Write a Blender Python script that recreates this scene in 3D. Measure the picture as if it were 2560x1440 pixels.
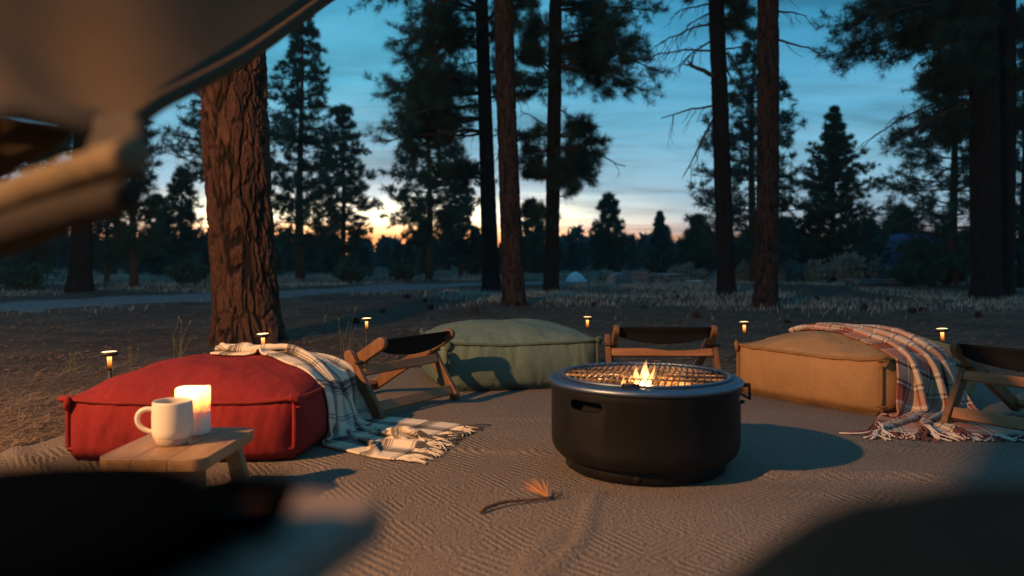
import bpy, bmesh, math, random
import numpy as np
from mathutils import Vector, Matrix

for _o in list(bpy.data.objects):
    bpy.data.objects.remove(_o)
SC = bpy.context.scene
COL = SC.collection
R = math.radians
PI = math.pi
random.seed(7)
RNG = np.random.default_rng(7)

# ------------------------------------------------------------------ camera
F, HZ, CH = 1950.0, 650.0, 0.67          # focal length and horizon in pixels of a 2560 px wide picture, lens height in m
cam = bpy.data.cameras.new('camera')
cam.sensor_width = 36.0
cam.lens = 36.0 * F / 2560
cam.shift_y = -(720 - HZ) / 2560
cam.clip_start, cam.clip_end = 0.05, 3000
cam.dof.use_dof = True
cam.dof.focus_distance = 3.5
cam.dof.aperture_fstop = (cam.lens / 1000) / 0.0115
cam_o = bpy.data.objects.new('camera', cam)
COL.objects.link(cam_o)
cam_o.location = (0, 0, CH)
cam_o.rotation_euler = (R(90), 0, 0)
SC.camera = cam_o

# ------------------------------------------------------------------ sky (dusk, sun already under the horizon)
world = bpy.data.worlds.new('World')
SC.world = world
world.use_nodes = True
SC.view_settings.view_transform = 'Standard'
SC.view_settings.look = 'None'
SC.view_settings.exposure = 0.0
SC.view_settings.gamma = 1.0
SC.view_settings.use_curve_mapping = False
SC.render.engine = 'CYCLES'
SC.cycles.max_bounces = 8
SC.cycles.sample_clamp_indirect = 4.0
SC.cycles.use_denoising = True


class NT:
    """small helper round a node tree"""
    def __init__(s, tree):
        s.t = tree; s.n = tree.nodes; s.l = tree.links
    def new(s, typ, **kw):
        n = s.n.new(typ)
        for k, v in kw.items():
            if k == 'inp':
                for kk, vv in v.items():
                    s.set(n, kk, vv)
            else:
                setattr(n, k, v)
        return n
    def set(s, n, k, v):
        if isinstance(v, bpy.types.NodeSocket):
            s.l.new(v, n.inputs[k])
        elif isinstance(v, bpy.types.Node):
            s.l.new(v.outputs[0], n.inputs[k])
        else:
            if isinstance(v, tuple) and len(v) == 3 and n.inputs[k].type == 'RGBA':
                v = v + (1.0,)
            n.inputs[k].default_value = v
    def math(s, op, a, b=0.0, c=0.0, clamp=False):
        n = s.new('ShaderNodeMath', operation=op, use_clamp=clamp)
        s.set(n, 0, a); s.set(n, 1, b); s.set(n, 2, c)
        return n.outputs[0]
    def ramp(s, fac, stops, interp='LINEAR'):
        n = s.new('ShaderNodeValToRGB')
        cr = n.color_ramp
        cr.interpolation = interp
        while len(cr.elements) > 1:
            cr.elements.remove(cr.elements[-1])
        cr.elements[0].position = stops[0][0]
        c = stops[0][1]
        cr.elements[0].color = (c if isinstance(c, tuple) else (c, c, c)) + (1,)
        for p, c in stops[1:]:
            e = cr.elements.new(p)
            e.color = (c if isinstance(c, tuple) else (c, c, c)) + (1,)
        s.set(n, 0, fac)
        return n.outputs[0]
    def mix(s, fac, a, b, blend='MIX', clamp=False):
        n = s.new('ShaderNodeMix', data_type='RGBA', blend_type=blend)
        n.clamp_result = clamp
        s.set(n, 0, fac); s.set(n, 6, a); s.set(n, 7, b)
        return n.outputs[2]
    def noise(s, vec, scale, detail=3.0, rough=0.5, dist=0.0):
        n = s.new('ShaderNodeTexNoise')
        s.set(n, 'Scale', scale); s.set(n, 'Detail', detail); s.set(n, 'Roughness', rough); s.set(n, 'Distortion', dist)
        if vec is not None:
            s.set(n, 'Vector', vec)
        return n.outputs[0]
    def mapping(s, vec, scale=(1, 1, 1), loc=(0, 0, 0), rot=(0, 0, 0)):
        n = s.new('ShaderNodeMapping')
        s.set(n, 'Vector', vec); n.inputs['Scale'].default_value = scale
        n.inputs['Location'].default_value = loc; n.inputs['Rotation'].default_value = rot
        return n.outputs[0]


def build_world():
    w = NT(world.node_tree)
    w.n.clear()
    out = w.new('ShaderNodeOutputWorld')
    bg = w.new('ShaderNodeBackground')
    w.l.new(bg.outputs[0], out.inputs[0])
    tc = w.new('ShaderNodeTexCoord').outputs['Generated']
    sep = w.new('ShaderNodeSeparateXYZ'); w.set(sep, 0, tc)
    x, y, z = sep.outputs
    hor = w.math('SQRT', w.math('ADD', w.math('MULTIPLY', x, x), w.math('MULTIPLY', y, y)))
    el = w.math('DIVIDE', z, w.math('MAXIMUM', hor, 0.02))      # tangent of the elevation
    # streaky layered clouds: noise on a flattened dome
    inv = w.math('DIVIDE', 1.0, w.math('MAXIMUM', w.math('ADD', z, 0.10), 0.06))
    cv = w.new('ShaderNodeCombineXYZ')
    w.set(cv, 0, w.math('MULTIPLY', x, inv)); w.set(cv, 1, w.math('MULTIPLY', y, inv)); w.set(cv, 2, 0.0)
    c1 = w.noise(w.mapping(cv, (0.65, 1.3, 1), (0.4, 0.1, 0), (0, 0, R(-12))), 1.3, 6, 0.58, 0.5)
    c2 = w.noise(w.mapping(cv, (0.8, 3.2, 1), (3.1, 1.7, 0), (0, 0, R(-16))), 2.2, 5, 0.55, 0.3)
    cl = w.math('ADD', w.math('MULTIPLY', c1, 0.7), w.math('MULTIPLY', c2, 0.3))
    wob = w.math('MULTIPLY', w.math('SUBTRACT', c2, 0.5), 0.06)
    elw = w.math('ADD', el, w.math('MULTIPLY', wob, w.math('MINIMUM', w.math('MULTIPLY', el, 8.0), 1.0)))
    t = w.math('MULTIPLY', elw, 1.0, clamp=True)
    # general dusk sky
    base = w.ramp(t, [(0.0, (0.40, 0.27, 0.24)), (0.028, (0.60, 0.34, 0.22)), (0.036, (0.42, 0.42, 0.46)), (0.060, (0.33, 0.49, 0.61)),
                      (0.11, (0.25, 0.50, 0.645)), (0.17, (0.140, 0.425, 0.62)), (0.25, (0.075, 0.345, 0.565)), (0.34, (0.040, 0.280, 0.49)),
                      (0.55, (0.062, 0.29, 0.50)), (1.0, (0.085, 0.305, 0.53))])
    warm = w.ramp(t, [(0.0, (0.9, 0.26, 0.07)), (0.024, (2.2, 0.72, 0.18)), (0.038, (2.9, 1.5, 0.60)), (0.055, (2.8, 2.4, 1.6)),
                      (0.072, (1.9, 1.75, 1.35)), (0.084, (0.85, 0.92, 0.90)), (0.10, (0.50, 0.62, 0.70)), (0.15, (0.26, 0.52, 0.67)),
                      (0.22, (0.125, 0.465, 0.65)), (0.32, (0.075, 0.38, 0.58)), (0.55, (0.062, 0.29, 0.50)), (1.0, (0.085, 0.305, 0.53))])
    # azimuth of the afterglow
    ax, ay = math.sin(R(-10)), math.cos(R(-10))
    ca = w.math('DIVIDE', w.math('ADD', w.math('MULTIPLY', x, ax), w.math('MULTIPLY', y, ay)), w.math('MAXIMUM', hor, 0.02))
    glow = w.ramp(ca, [(0.0, 0.0), (0.80, 0.0), (0.905, 0.05), (0.955, 0.26), (0.985, 0.75), (1.0, 1.0)], 'EASE')
    sky = w.mix(glow, base, warm)
    east = w.ramp(w.math('MULTIPLY_ADD', ca, 0.5, 0.5), [(0.0, (0.66, 0.72, 0.78)), (0.5, (0.76, 0.82, 0.86)), (0.80, (0.90, 0.93, 0.95)), (0.93, (1, 1, 1))])
    sky = w.mix(1.0, sky, w.mix(w.ramp(t, [(0.5, 0.0), (1.0, 0.7)]), east, (0.8, 0.8, 0.8)), 'MULTIPLY')
    shade = w.ramp(cl, [(0.36, 0.66), (0.5, 1.0), (0.64, 1.22)])
    sky = w.mix(1.0, sky, shade, 'MULTIPLY')
    pale = w.math('MULTIPLY', w.ramp(c1, [(0.50, 0.0), (0.74, 0.30)]), w.ramp(t, [(0.03, 0.0), (0.08, 1.0), (0.4, 0.5), (1.0, 0.2)]))
    sky = w.mix(pale, sky, (0.27, 0.46, 0.585))
    gnd = w.math('MULTIPLY', w.math('GREATER_THAN', z, 0.0), 1.0)
    sky = w.mix(gnd, (0.02, 0.025, 0.028), sky)
    w.set(bg, 0, sky)
    bg.inputs[1].default_value = 1.0
build_world()

# ------------------------------------------------------------------ numbers from the picture to the place
def W(px, py, d):
    """point seen at pixel (px, py) when it stands d metres away"""
    return ((px - 1280) / F * d, d, CH - (py - HZ) / F * d)
def G(px, py):
    """point of the flat ground seen at pixel (px, py)"""
    d = F * CH / (py - HZ)
    return ((px - 1280) / F * d, d)

# ------------------------------------------------------------------ object helpers
def link(o):
    COL.objects.link(o); return o
def tag(o, label=None, cat=None, group=None, kind=None):
    if label: o['label'] = label
    if cat: o['category'] = cat
    if group: o['group'] = group
    if kind: o['kind'] = kind
    return o
def thing(name, label, cat, loc=(0, 0, 0), group=None, rotz=0.0):
    o = link(bpy.data.objects.new(name, None))
    o.empty_display_size = 0.1
    o.location = loc; o.rotation_euler = (0, 0, rotz)
    return tag(o, label, cat, group)
def wloc(o):
    v = np.zeros(3)
    while o is not None:
        v = v + np.array(o.location); o = o.parent
    return v
def copy_tree(o, parent=None):
    c = link(o.copy())
    c.parent = parent
    for ch in list(o.children):
        copy_tree(ch, c)
    return c

def mesh_np(name, verts, faces_flat, counts, mat, smooth=True):
    me = bpy.data.meshes.new(name)
    verts = np.asarray(verts, np.float32)
    faces_flat = np.asarray(faces_flat, np.int32); counts = np.asarray(counts, np.int32)
    me.vertices.add(len(verts)); me.vertices.foreach_set('co', verts.ravel())
    me.loops.add(len(faces_flat)); me.loops.foreach_set('vertex_index', faces_flat)
    me.polygons.add(len(counts))
    st = np.zeros(len(counts), np.int32); st[1:] = np.cumsum(counts)[:-1]
    me.polygons.foreach_set('loop_start', st); me.polygons.foreach_set('loop_total', counts)
    me.polygons.foreach_set('use_smooth', np.full(len(counts), smooth))
    if mat: me.materials.append(mat)
    me.update(calc_edges=True)
    return me

def put(me, name, parent=None, local=False):
    """link a mesh whose vertices are world coordinates (or the parent's own, local=True)"""
    o = link(bpy.data.objects.new(name, me))
    if parent is not None and name in ('branches', 'upper_branches', 'crown', 'foliage', 'stems', 'blades'):
        o['kind'] = 'stuff'          # twigs and needles past counting, joined
    n = len(me.vertices)
    co = np.empty(n * 3, np.float32); me.vertices.foreach_get('co', co); co = co.reshape(-1, 3)
    if parent is None:
        b = np.array([(co[:, 0].min() + co[:, 0].max()) / 2, (co[:, 1].min() + co[:, 1].max()) / 2, co[:, 2].min()])
        me.vertices.foreach_set('co', (co - b).astype(np.float32).ravel())
        o.location = b
    else:
        o.parent = parent
        if not local:
            me.vertices.foreach_set('co', (co - wloc(parent)).astype(np.float32).ravel())
    me.update()
    return o

class MB:
    def __init__(s):
        s.v = []; s.f = []; s.n = 0; s.uv = None
    def add(s, verts, faces):
        verts = np.asarray(verts, float)
        s.v.append(verts); k = s.n
        s.f.extend([tuple(i + k for i in f) for f in faces]); s.n += len(verts)
        return s
    def tube(s, pts, rad, n=8, caps=True, flat=None):
        pts = np.asarray(pts, float); m = len(pts)
        rad = np.full(m, rad, float) if np.isscalar(rad) else np.asarray(rad, float)
        tan = np.gradient(pts, axis=0); tan /= np.linalg.norm(tan, axis=1)[:, None] + 1e-12
        ref = np.array([0, 0, 1.0]) if abs(tan[0][2]) < 0.9 else np.array([1.0, 0, 0])
        a = np.cross(tan[0], ref); a /= np.linalg.norm(a)
        ang = np.arange(n) * 2 * PI / n
        vs = []
        for i in range(m):
            a = a - tan[i] * a.dot(tan[i]); a /= np.linalg.norm(a) + 1e-12
            b = np.cross(tan[i], a)
            vs.append(pts[i] + rad[i] * (np.cos(ang)[:, None] * a + np.sin(ang)[:, None] * b * (flat or 1.0)))
        vs = np.concatenate(vs)
        fs = [(i * n + j, i * n + (j + 1) % n, (i + 1) * n + (j + 1) % n, (i + 1) * n + j) for i in range(m - 1) for j in range(n)]
        if caps:
            fs.append(tuple(range(n))[::-1]); fs.append(tuple((m - 1) * n + j for j in range(n)))
        return s.add(vs, fs)
    def box(s, c, size, M=None):
        hx, hy, hz = np.array(size) / 2
        v = np.array([(x, y, z) for x in (-hx, hx) for y in (-hy, hy) for z in (-hz, hz)])
        if M is not None:
            v = v @ np.array(M).T
        return s.add(v + np.array(c), [(0, 1, 3, 2), (4, 6, 7, 5), (0, 4, 5, 1), (2, 3, 7, 6), (0, 2, 6, 4), (1, 5, 7, 3)])
    def lathe(s, prof, n=48, c=(0, 0, 0), closed=False):
        prof = np.asarray(prof, float); m = len(prof)
        ang = np.arange(n) * 2 * PI / n
        v = np.stack([np.outer(prof[:, 0], np.cos(ang)), np.outer(prof[:, 0], np.sin(ang)), np.repeat(prof[:, 1][:, None], n, 1)], -1).reshape(-1, 3)
        mm = m if closed else m - 1
        fs = [(i * n + j, i * n + (j + 1) % n, ((i + 1) % m) * n + (j + 1) % n, ((i + 1) % m) * n + j) for i in range(mm) for j in range(n)]
        return s.add(v + np.array(c), fs)
    def grid(s, A):
        n, m = A.shape[:2]
        fs = [(i * m + j, (i + 1) * m + j, (i + 1) * m + j + 1, i * m + j + 1) for i in range(n - 1) for j in range(m - 1)]
        return s.add(A.reshape(-1, 3), fs)
    def board(s, p0, p1, width, thick, wdir, round0=False, round1=False, n=7):
        """flat board from p0 to p1, its broad side along wdir; ends may be rounded"""
        p0 = np.array(p0, float); p1 = np.array(p1, float)
        t = p1 - p0; L = np.linalg.norm(t); t /= L
        wd = np.array(wdir, float); wd -= t * wd.dot(t); wd /= np.linalg.norm(wd)
        nn = np.cross(t, wd)
        h = width / 2
        out = []
        if round1:
            out += [(L - h + h * math.cos(a), h * math.sin(a)) for a in np.linspace(-PI / 2, PI / 2, n)]
        else:
            out += [(L, -h), (L, h)]
        if round0:
            out += [(h - h * math.cos(a), h * math.sin(a)) for a in np.linspace(PI / 2, -PI / 2, n)]
        else:
            out += [(0, h), (0, -h)]
        k = len(out)
        v = [p0 + t * a + wd * b + nn * (thick / 2) for a, b in out] + [p0 + t * a + wd * b - nn * (thick / 2) for a, b in out]
        fs = [tuple(range(k)), tuple(range(2 * k - 1, k - 1, -1))] + [(i, i + k, (i + 1) % k + k, (i + 1) % k) for i in range(k)]
        return s.add(v, fs)
    def mesh(s, name, mat, smooth=True):
        v = np.concatenate(s.v)
        return mesh_np(name, v, [i for f in s.f for i in f], [len(f) for f in s.f], mat, smooth)
    def build(s, name, mat, parent=None, local=False, smooth=True, bevel=0.0, seg=2, sub=0):
        me = s.mesh(name, mat, smooth)
        bm = bmesh.new(); bm.from_mesh(me)
        bmesh.ops.recalc_face_normals(bm, faces=bm.faces); bm.to_mesh(me); bm.free()
        o = put(me, name, parent, local)
        if bevel:
            b = o.modifiers.new('b', 'BEVEL'); b.width = bevel; b.segments = seg; b.limit_method = 'ANGLE'; b.angle_limit = R(40)
        if sub:
            q = o.modifiers.new('s', 'SUBSURF'); q.levels = sub; q.render_levels = sub
        return o

# ------------------------------------------------------------------ numpy noise
def _hash(i, j, k, seed):
    h = (i.astype(np.uint32) * np.uint32(374761393)) ^ (j.astype(np.uint32) * np.uint32(668265263)) ^ (k.astype(np.uint32) * np.uint32(2147483647)) ^ np.uint32(seed * 974711 + 12345)
    h = (h ^ (h >> np.uint32(13))) * np.uint32(1274126177)
    h = (h ^ (h >> np.uint32(16))) * np.uint32(2246822519)
    h = h ^ (h >> np.uint32(15))
    return (h & np.uint32(0xffffff)).astype(np.float64) / 0xffffff
def vnoise(x, y, z=None, seed=0):
    x = np.asarray(x, float); y = np.asarray(y, float)
    z = np.zeros_like(x) if z is None else np.asarray(z, float)
    xi, yi, zi = np.floor(x).astype(np.int64), np.floor(y).astype(np.int64), np.floor(z).astype(np.int64)
    fx, fy, fz = x - xi, y - yi, z - zi
    fx, fy, fz = [f * f * (3 - 2 * f) for f in (fx, fy, fz)]
    r = 0
    for a in (0, 1):
        for b in (0, 1):
            for c in (0, 1):
                r = r + _hash(xi + a, yi + b, zi + c, seed) * (fx if a else 1 - fx) * (fy if b else 1 - fy) * (fz if c else 1 - fz)
    return r * 2 - 1
def fbm(x, y, z=None, seed=0, o=4):
    r = 0; a = 1.0; s = 1.0
    for k in range(o):
        r = r + a * vnoise(np.asarray(x) * s, np.asarray(y) * s, None if z is None else np.asarray(z) * s, seed + k * 17)
        a *= 0.5; s *= 2.03
    return r
def sstep(a, b, x):
    t = np.clip((x - a) / (b - a), 0, 1)
    return t * t * (3 - 2 * t)

# ------------------------------------------------------------------ materials
def mat(name):
    m = bpy.data.materials.new(name); m.use_nodes = True
    t = NT(m.node_tree)
    return m, t, m.node_tree.nodes['Principled BSDF']
def fin(t, b, col, rough=0.8, bump=None, strength=0.5, dist=0.01, spec=0.3, metal=0.0):
    t.set(b, 'Base Color', col); t.set(b, 'Roughness', rough); b.inputs['Specular IOR Level'].default_value = spec
    b.inputs['Metallic'].default_value = metal
    if bump is not None:
        bn = t.new('ShaderNodeBump'); t.set(bn, 'Height', bump)
        bn.inputs['Strength'].default_value = strength; bn.inputs['Distance'].default_value = dist
        t.l.new(bn.outputs[0], b.inputs['Normal'])
def objc(t):
    return t.new('ShaderNodeTexCoord').outputs['Object']

def m_plain(name, col, rough=0.6, var=0.15, scale=20, bump=0.0, metal=0.0, spec=0.4):
    m, t, b = mat(name)
    n = t.noise(objc(t), scale, 4, 0.6)
    c = t.mix(n, tuple(x * (1 - var) for x in col), tuple(x * (1 + var) for x in col))
    rr = t.math('ADD', rough - 0.08, t.math('MULTIPLY', n, 0.16))
    fin(t, b, c, rr, n if bump else None, bump, 0.004, spec, metal)
    return m
def m_fabric(name, col, thread=700.0, var=0.24, rough=0.95, strength=0.35, spec=0.12):
    """woven cloth: crossing threads with slubs"""
    m, t, b = mat(name)
    o = objc(t)
    big = t.noise(o, 3.0, 4, 0.6)
    slub = t.noise(t.mapping(o, (1, 1, 6)), 90, 3, 0.7)
    slub2 = t.noise(t.mapping(o, (6, 6, 1)), 90, 3, 0.7)
    fine = t.noise(o, thread * 0.55, 2, 0.7)
    rump = t.noise(o, 7.0, 4, 0.6, 0.6)
    k = t.math('ADD', t.math('MULTIPLY', slub, 0.35), t.math('ADD', t.math('MULTIPLY', slub2, 0.25), t.math('ADD', t.math('MULTIPLY', fine, 0.35), t.math('MULTIPLY', big, 0.25))))
    c = t.mix(t.ramp(k, [(0.46, 0.0), (0.74, 1.0)]), tuple(x * (1 - var * 1.6) for x in col), tuple(min(1, x * (1 + var * 1.5)) for x in col))
    h = t.math('ADD', t.math('MULTIPLY', fine, 0.9), t.math('ADD', t.math('MULTIPLY', rump, 3.0), t.math('ADD', slub, slub2)))
    fin(t, b, c, rough, h, strength + 0.15, 0.004, spec)
    b.inputs['Sheen Weight'].default_value = 0.0
    return m
def m_wood(name, c0, c1, axis=0, scale=1.0, rough=0.5):
    m, t, b = mat(name)
    o = objc(t)
    sc = [14 * scale] * 3; sc[axis] = 1.6 * scale
    g = t.noise(t.mapping(o, tuple(sc)), 3.0, 6, 0.65, 0.8)
    sc2 = [60 * scale] * 3; sc2[axis] = 3 * scale
    g2 = t.noise(t.mapping(o, tuple(sc2)), 6.0, 3, 0.6)
    k = t.math('ADD', t.math('MULTIPLY', g, 0.7), t.math('MULTIPLY', g2, 0.3))
    c = t.ramp(k, [(0.30, c0), (0.52, tuple((a + bb) / 2 for a, bb in zip(c0, c1))), (0.68, c1)])
    fin(t, b, c, rough, g2, 0.25, 0.002, 0.3)
    return m
def m_emit(name, col, s):
    m = bpy.data.materials.new(name); m.use_nodes = True
    t = NT(m.node_tree); t.n.clear()
    e = t.new('ShaderNodeEmission'); t.set(e, 0, col); e.inputs[1].default_value = s
    o = t.new('ShaderNodeOutputMaterial'); t.l.new(e.outputs[0], o.inputs[0])
    return m

def m_bark():
    m, t, b = mat('bark')
    fur = t.new('ShaderNodeAttribute', attribute_name='plate_height').outputs['Fac']
    idc = t.new('ShaderNodeAttribute', attribute_name='plate_tone').outputs['Fac']
    o = objc(t)
    fl = t.noise(t.mapping(o, (1, 1, 0.35)), 38, 5, 0.65, 0.6)
    sc = t.noise(t.mapping(o, (1, 1, 0.5)), 130, 3, 0.6)
    plate = t.mix(idc, (0.062, 0.031, 0.021), (0.150, 0.070, 0.042))
    plate = t.mix(t.ramp(fl, [(0.38, 0.0), (0.7, 1.0)]), t.mix(0.65, plate, (0.030, 0.018, 0.014)), plate)
    c = t.mix(t.ramp(fur, [(0.20, 0.0), (0.58, 1.0)]), (0.016, 0.011, 0.009), plate)
    h = t.math('ADD', t.math('MULTIPLY', fl, 1.0), t.math('MULTIPLY', sc, 0.4))
    fin(t, b, c, 0.9, h, 0.7, 0.012, 0.15)
    return m
def m_bark_dark(name, c0, c1):
    m, t, b = mat(name)
    fur = t.new('ShaderNodeAttribute', attribute_name='plate_height').outputs['Fac']
    idc = t.new('ShaderNodeAttribute', attribute_name='plate_tone').outputs['Fac']
    fl = t.noise(objc(t), 30, 4, 0.65)
    c = t.mix(idc, c0, c1)
    c = t.mix(t.ramp(fl, [(0.35, 0.5), (0.65, 0.0)]), c, (0.012, 0.011, 0.011))
    c = t.mix(t.ramp(fur, [(0.15, 0.0), (0.5, 1.0)]), (0.010, 0.009, 0.009), c)
    fin(t, b, c, 0.95, fl, 0.6, 0.012, 0.1)
    return m
def m_foliage(name, c0, c1):
    m, t, b = mat(name)
    n = t.noise(objc(t), 2.2, 3, 0.6)
    rnd = t.new('ShaderNodeObjectInfo').outputs['Random']
    c = t.mix(t.ramp(n, [(0.35, 0.0), (0.65, 1.0)]), c0, c1)
    c = t.mix(t.math('MULTIPLY', rnd, 0.35), c, tuple(x * 0.6 for x in c0))
    fin(t, b, c, 0.75, spec=0.2)
    return m

M = {}
M['bark'] = m_bark()
M['bark_dark'] = m_bark_dark('dark_bark', (0.011, 0.011, 0.012), (0.022, 0.019, 0.019))
M['bark_brown'] = m_bark_dark('brown_bark', (0.030, 0.020, 0.017), (0.062, 0.038, 0.030))
M['branch'] = m_plain('branch_bark', (0.055, 0.042, 0.034), 0.9, 0.3, 30, 0.4)
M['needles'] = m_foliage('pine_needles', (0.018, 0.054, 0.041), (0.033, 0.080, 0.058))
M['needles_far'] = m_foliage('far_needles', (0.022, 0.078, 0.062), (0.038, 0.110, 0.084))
M['sage'] = m_foliage('sagebrush', (0.17, 0.27, 0.25), (0.26, 0.37, 0.33))
M['dry_grass'] = m_foliage('dry_grass', (0.34, 0.36, 0.28), (0.48, 0.48, 0.38))
M['green_grass'] = m_foliage('sparse_grass', (0.10, 0.11, 0.05), (0.20, 0.18, 0.09))
M['litter'] = m_foliage('pine_litter', (0.13, 0.075, 0.042), (0.38, 0.26, 0.14))

def m_ground():
    m, t, b = mat('forest_floor')
    o = objc(t)
    big = t.noise(o, 0.28, 5, 0.6)
    mid = t.noise(o, 2.3, 5, 0.65, 0.4)
    fine = t.noise(o, 26, 5, 0.7)
    speck = t.noise(o, 110, 2, 0.5)
    dirt = t.ramp(mid, [(0.28, (0.036, 0.026, 0.020)), (0.48, (0.080, 0.056, 0.040)), (0.66, (0.130, 0.094, 0.064)), (0.80, (0.20, 0.15, 0.105))])
    dirt = t.mix(t.ramp(fine, [(0.40, 0.75), (0.60, 0.0)]), dirt, (0.035, 0.026, 0.022))
    dirt = t.mix(t.ramp(speck, [(0.60, 0.0), (0.72, 0.7)]), dirt, (0.26, 0.19, 0.12))
    sep = t.new('ShaderNodeSeparateXYZ'); t.set(sep, 0, o)
    far = t.ramp(t.math('ADD', t.math('MULTIPLY', sep.outputs[1], 0.02), t.math('MULTIPLY', big, 0.22)), [(0.27, 0.0), (0.46, 1.0)])
    grass = t.mix(t.noise(o, 0.9, 5, 0.7), (0.10, 0.10, 0.055), (0.25, 0.22, 0.13))
    c = t.mix(far, dirt, grass)
    h = t.math('ADD', t.math('MULTIPLY', mid, 1.0), t.math('MULTIPLY', fine, 0.5))
    fin(t, b, c, 0.95, h, 0.8, 0.05, 0.1)
    return m
M['ground'] = m_ground()
M['road'] = m_plain('gravel', (0.115, 0.112, 0.11), 0.95, 0.35, 9, 0.5)

def m_rug():
    m, t, b = mat('woven_rug')
    uv = t.new('ShaderNodeUVMap').outputs[0]
    wob = t.new('ShaderNodeTexNoise'); t.set(wob, 'Vector', uv); t.set(wob, 'Scale', 5.0)
    off = t.new('ShaderNodeVectorMath', operation='SCALE'); t.set(off, 0, wob.outputs['Color']); off.inputs['Scale'].default_value = 0.0035
    ad = t.new('ShaderNodeVectorMath', operation='ADD'); t.set(ad, 0, uv); t.set(ad, 1, off.outputs[0])
    sep = t.new('ShaderNodeSeparateXYZ'); t.set(sep, 0, ad.outputs[0])
    def cell(v, p):
        return t.math('MULTIPLY', t.math('ABSOLUTE', t.math('SUBTRACT', t.math('FRACT', t.math('DIVIDE', v, p)), 0.5)), 2.0)
    a = cell(sep.outputs[0], 0.25); bq = cell(sep.outputs[1], 0.31)
    dia = t.math('SINE', t.math('MULTIPLY', t.math('ADD', a, bq), 2 * PI * 5.0))
    chev = t.math('SINE', t.math('MULTIPLY', t.math('ADD', t.math('MULTIPLY', cell(sep.outputs[0], 0.23), 0.085), sep.outputs[1]), 2 * PI / 0.030))
    band = t.math('FRACT', t.math('DIVIDE', sep.outputs[1], 0.93))
    pick = t.math('MULTIPLY', t.math('GREATER_THAN', band, 0.66), t.math('LESS_THAN', band, 0.97))
    ring = t.math('ADD', t.math('MULTIPLY', dia, t.math('SUBTRACT', 1.0, pick)), t.math('MULTIPLY', chev, pick))
    ring = t.math('MULTIPLY', t.math('ADD', ring, 1.0), 0.5)
    hem = t.math('LESS_THAN', sep.outputs[0], 0.05)
    ring = t.math('MULTIPLY', ring, t.math('SUBTRACT', 1.0, hem))
    warp = t.new('ShaderNodeTexWave', wave_type='BANDS', bands_direction='Y'); t.set(warp, 'Vector', uv); t.set(warp, 'Scale', 46.0); t.set(warp, 'Distortion', 3.0); t.set(warp, 'Detail Scale', 4.0)
    knot = t.noise(uv, 240, 2, 0.7)
    knot2 = t.noise(uv, 60, 3, 0.6)
    patch = t.noise(uv, 1.6, 4, 0.6)
    vis = t.ramp(t.noise(uv, 1.1, 3, 0.5), [(0.34, 0.25), (0.60, 1.0)])
    col = t.mix(t.ramp(knot, [(0.36, 0.0), (0.64, 1.0)]), (0.105, 0.082, 0.062), (0.385, 0.305, 0.232))
    col = t.mix(t.ramp(patch, [(0.35, 0.0), (0.7, 0.35)]), col, (0.34, 0.27, 0.20))
    col = t.mix(t.math('MULTIPLY', t.math('SUBTRACT', 1.0, ring), t.math('MULTIPLY', vis, 0.24)), col, (0.10, 0.078, 0.060))  # weave grooves darkened in the colour, as shade between the ribs
    loops = t.new('ShaderNodeTexVoronoi'); t.set(loops, 'Vector', uv); t.set(loops, 'Scale', 150.0)
    h = t.math('ADD', t.math('MULTIPLY', t.math('MULTIPLY', ring, vis), 0.55), t.math('ADD', t.math('MULTIPLY', knot, 0.6), t.math('ADD', t.math('MULTIPLY', loops.outputs[0], -0.55), t.math('MULTIPLY', knot2, 0.35))))
    col = t.mix(t.ramp(loops.outputs[0], [(0.25, 0.0), (0.75, 0.45)]), col, (0.10, 0.078, 0.060))
    fin(t, b, col, 0.95, h, 0.95, 0.010, 0.1)
    return m
M['rug'] = m_rug()
M['red'] = m_fabric('red_linen', (0.205, 0.021, 0.020))
M['red_pipe'] = m_fabric('red_piping', (0.21, 0.024, 0.022))
M['green'] = m_fabric('green_linen', (0.120, 0.165, 0.122))
M['green_pipe'] = m_fabric('green_piping', (0.085, 0.115, 0.080))
M['tan'] = m_fabric('tan_linen', (0.37, 0.205, 0.088))
M['tan_pipe'] = m_fabric('tan_piping', (0.27, 0.145, 0.060))
M['sling'] = m_fabric('black_canvas', (0.010, 0.010, 0.011), 500)
M['navy'] = m_fabric('navy_canvas', (0.004, 0.008, 0.012), 300, spec=0.01)
M['teak'] = m_wood('chair_wood', (0.095, 0.043, 0.018), (0.25, 0.118, 0.047), 2)
M['teak_firelit'] = m_wood('firelit_bar_wood', (0.19, 0.080, 0.030), (0.44, 0.20, 0.075), 0)  # chair wood brightened in the colour for firelight on the bars
M['tray'] = m_wood('tray_wood', (0.34, 0.195, 0.095), (0.62, 0.42, 0.23), 0, 1.0, 0.45)
M['grey_wood'] = m_wood('weathered_wood', (0.12, 0.115, 0.11), (0.25, 0.24, 0.23), 0)
def m_steel():
    """matt black paint with dust smudges and fine scratches"""
    m, t, b = mat('black_steel')
    o = objc(t)
    dust = t.noise(t.mapping(o, (1, 1, 1.6)), 4.5, 7, 0.68, 0.4)
    scr = t.noise(t.mapping(o, (14, 14, 1.0)), 22, 3, 0.7)
    low = t.new('ShaderNodeSeparateXYZ'); t.set(low, 0, o)
    c = t.mix(t.ramp(dust, [(0.50, 0.0), (0.76, 0.16)]), (0.0062, 0.0057, 0.0053), (0.050, 0.044, 0.038))
    c = t.mix(t.ramp(scr, [(0.66, 0.0), (0.74, 0.22)]), c, (0.055, 0.050, 0.046))
    fin(t, b, c, t.math('ADD', 0.42, t.math('MULTIPLY', dust, 0.22)), scr, 0.06, 0.002, 0.25)
    return m
M['steel'] = m_steel()
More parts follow.
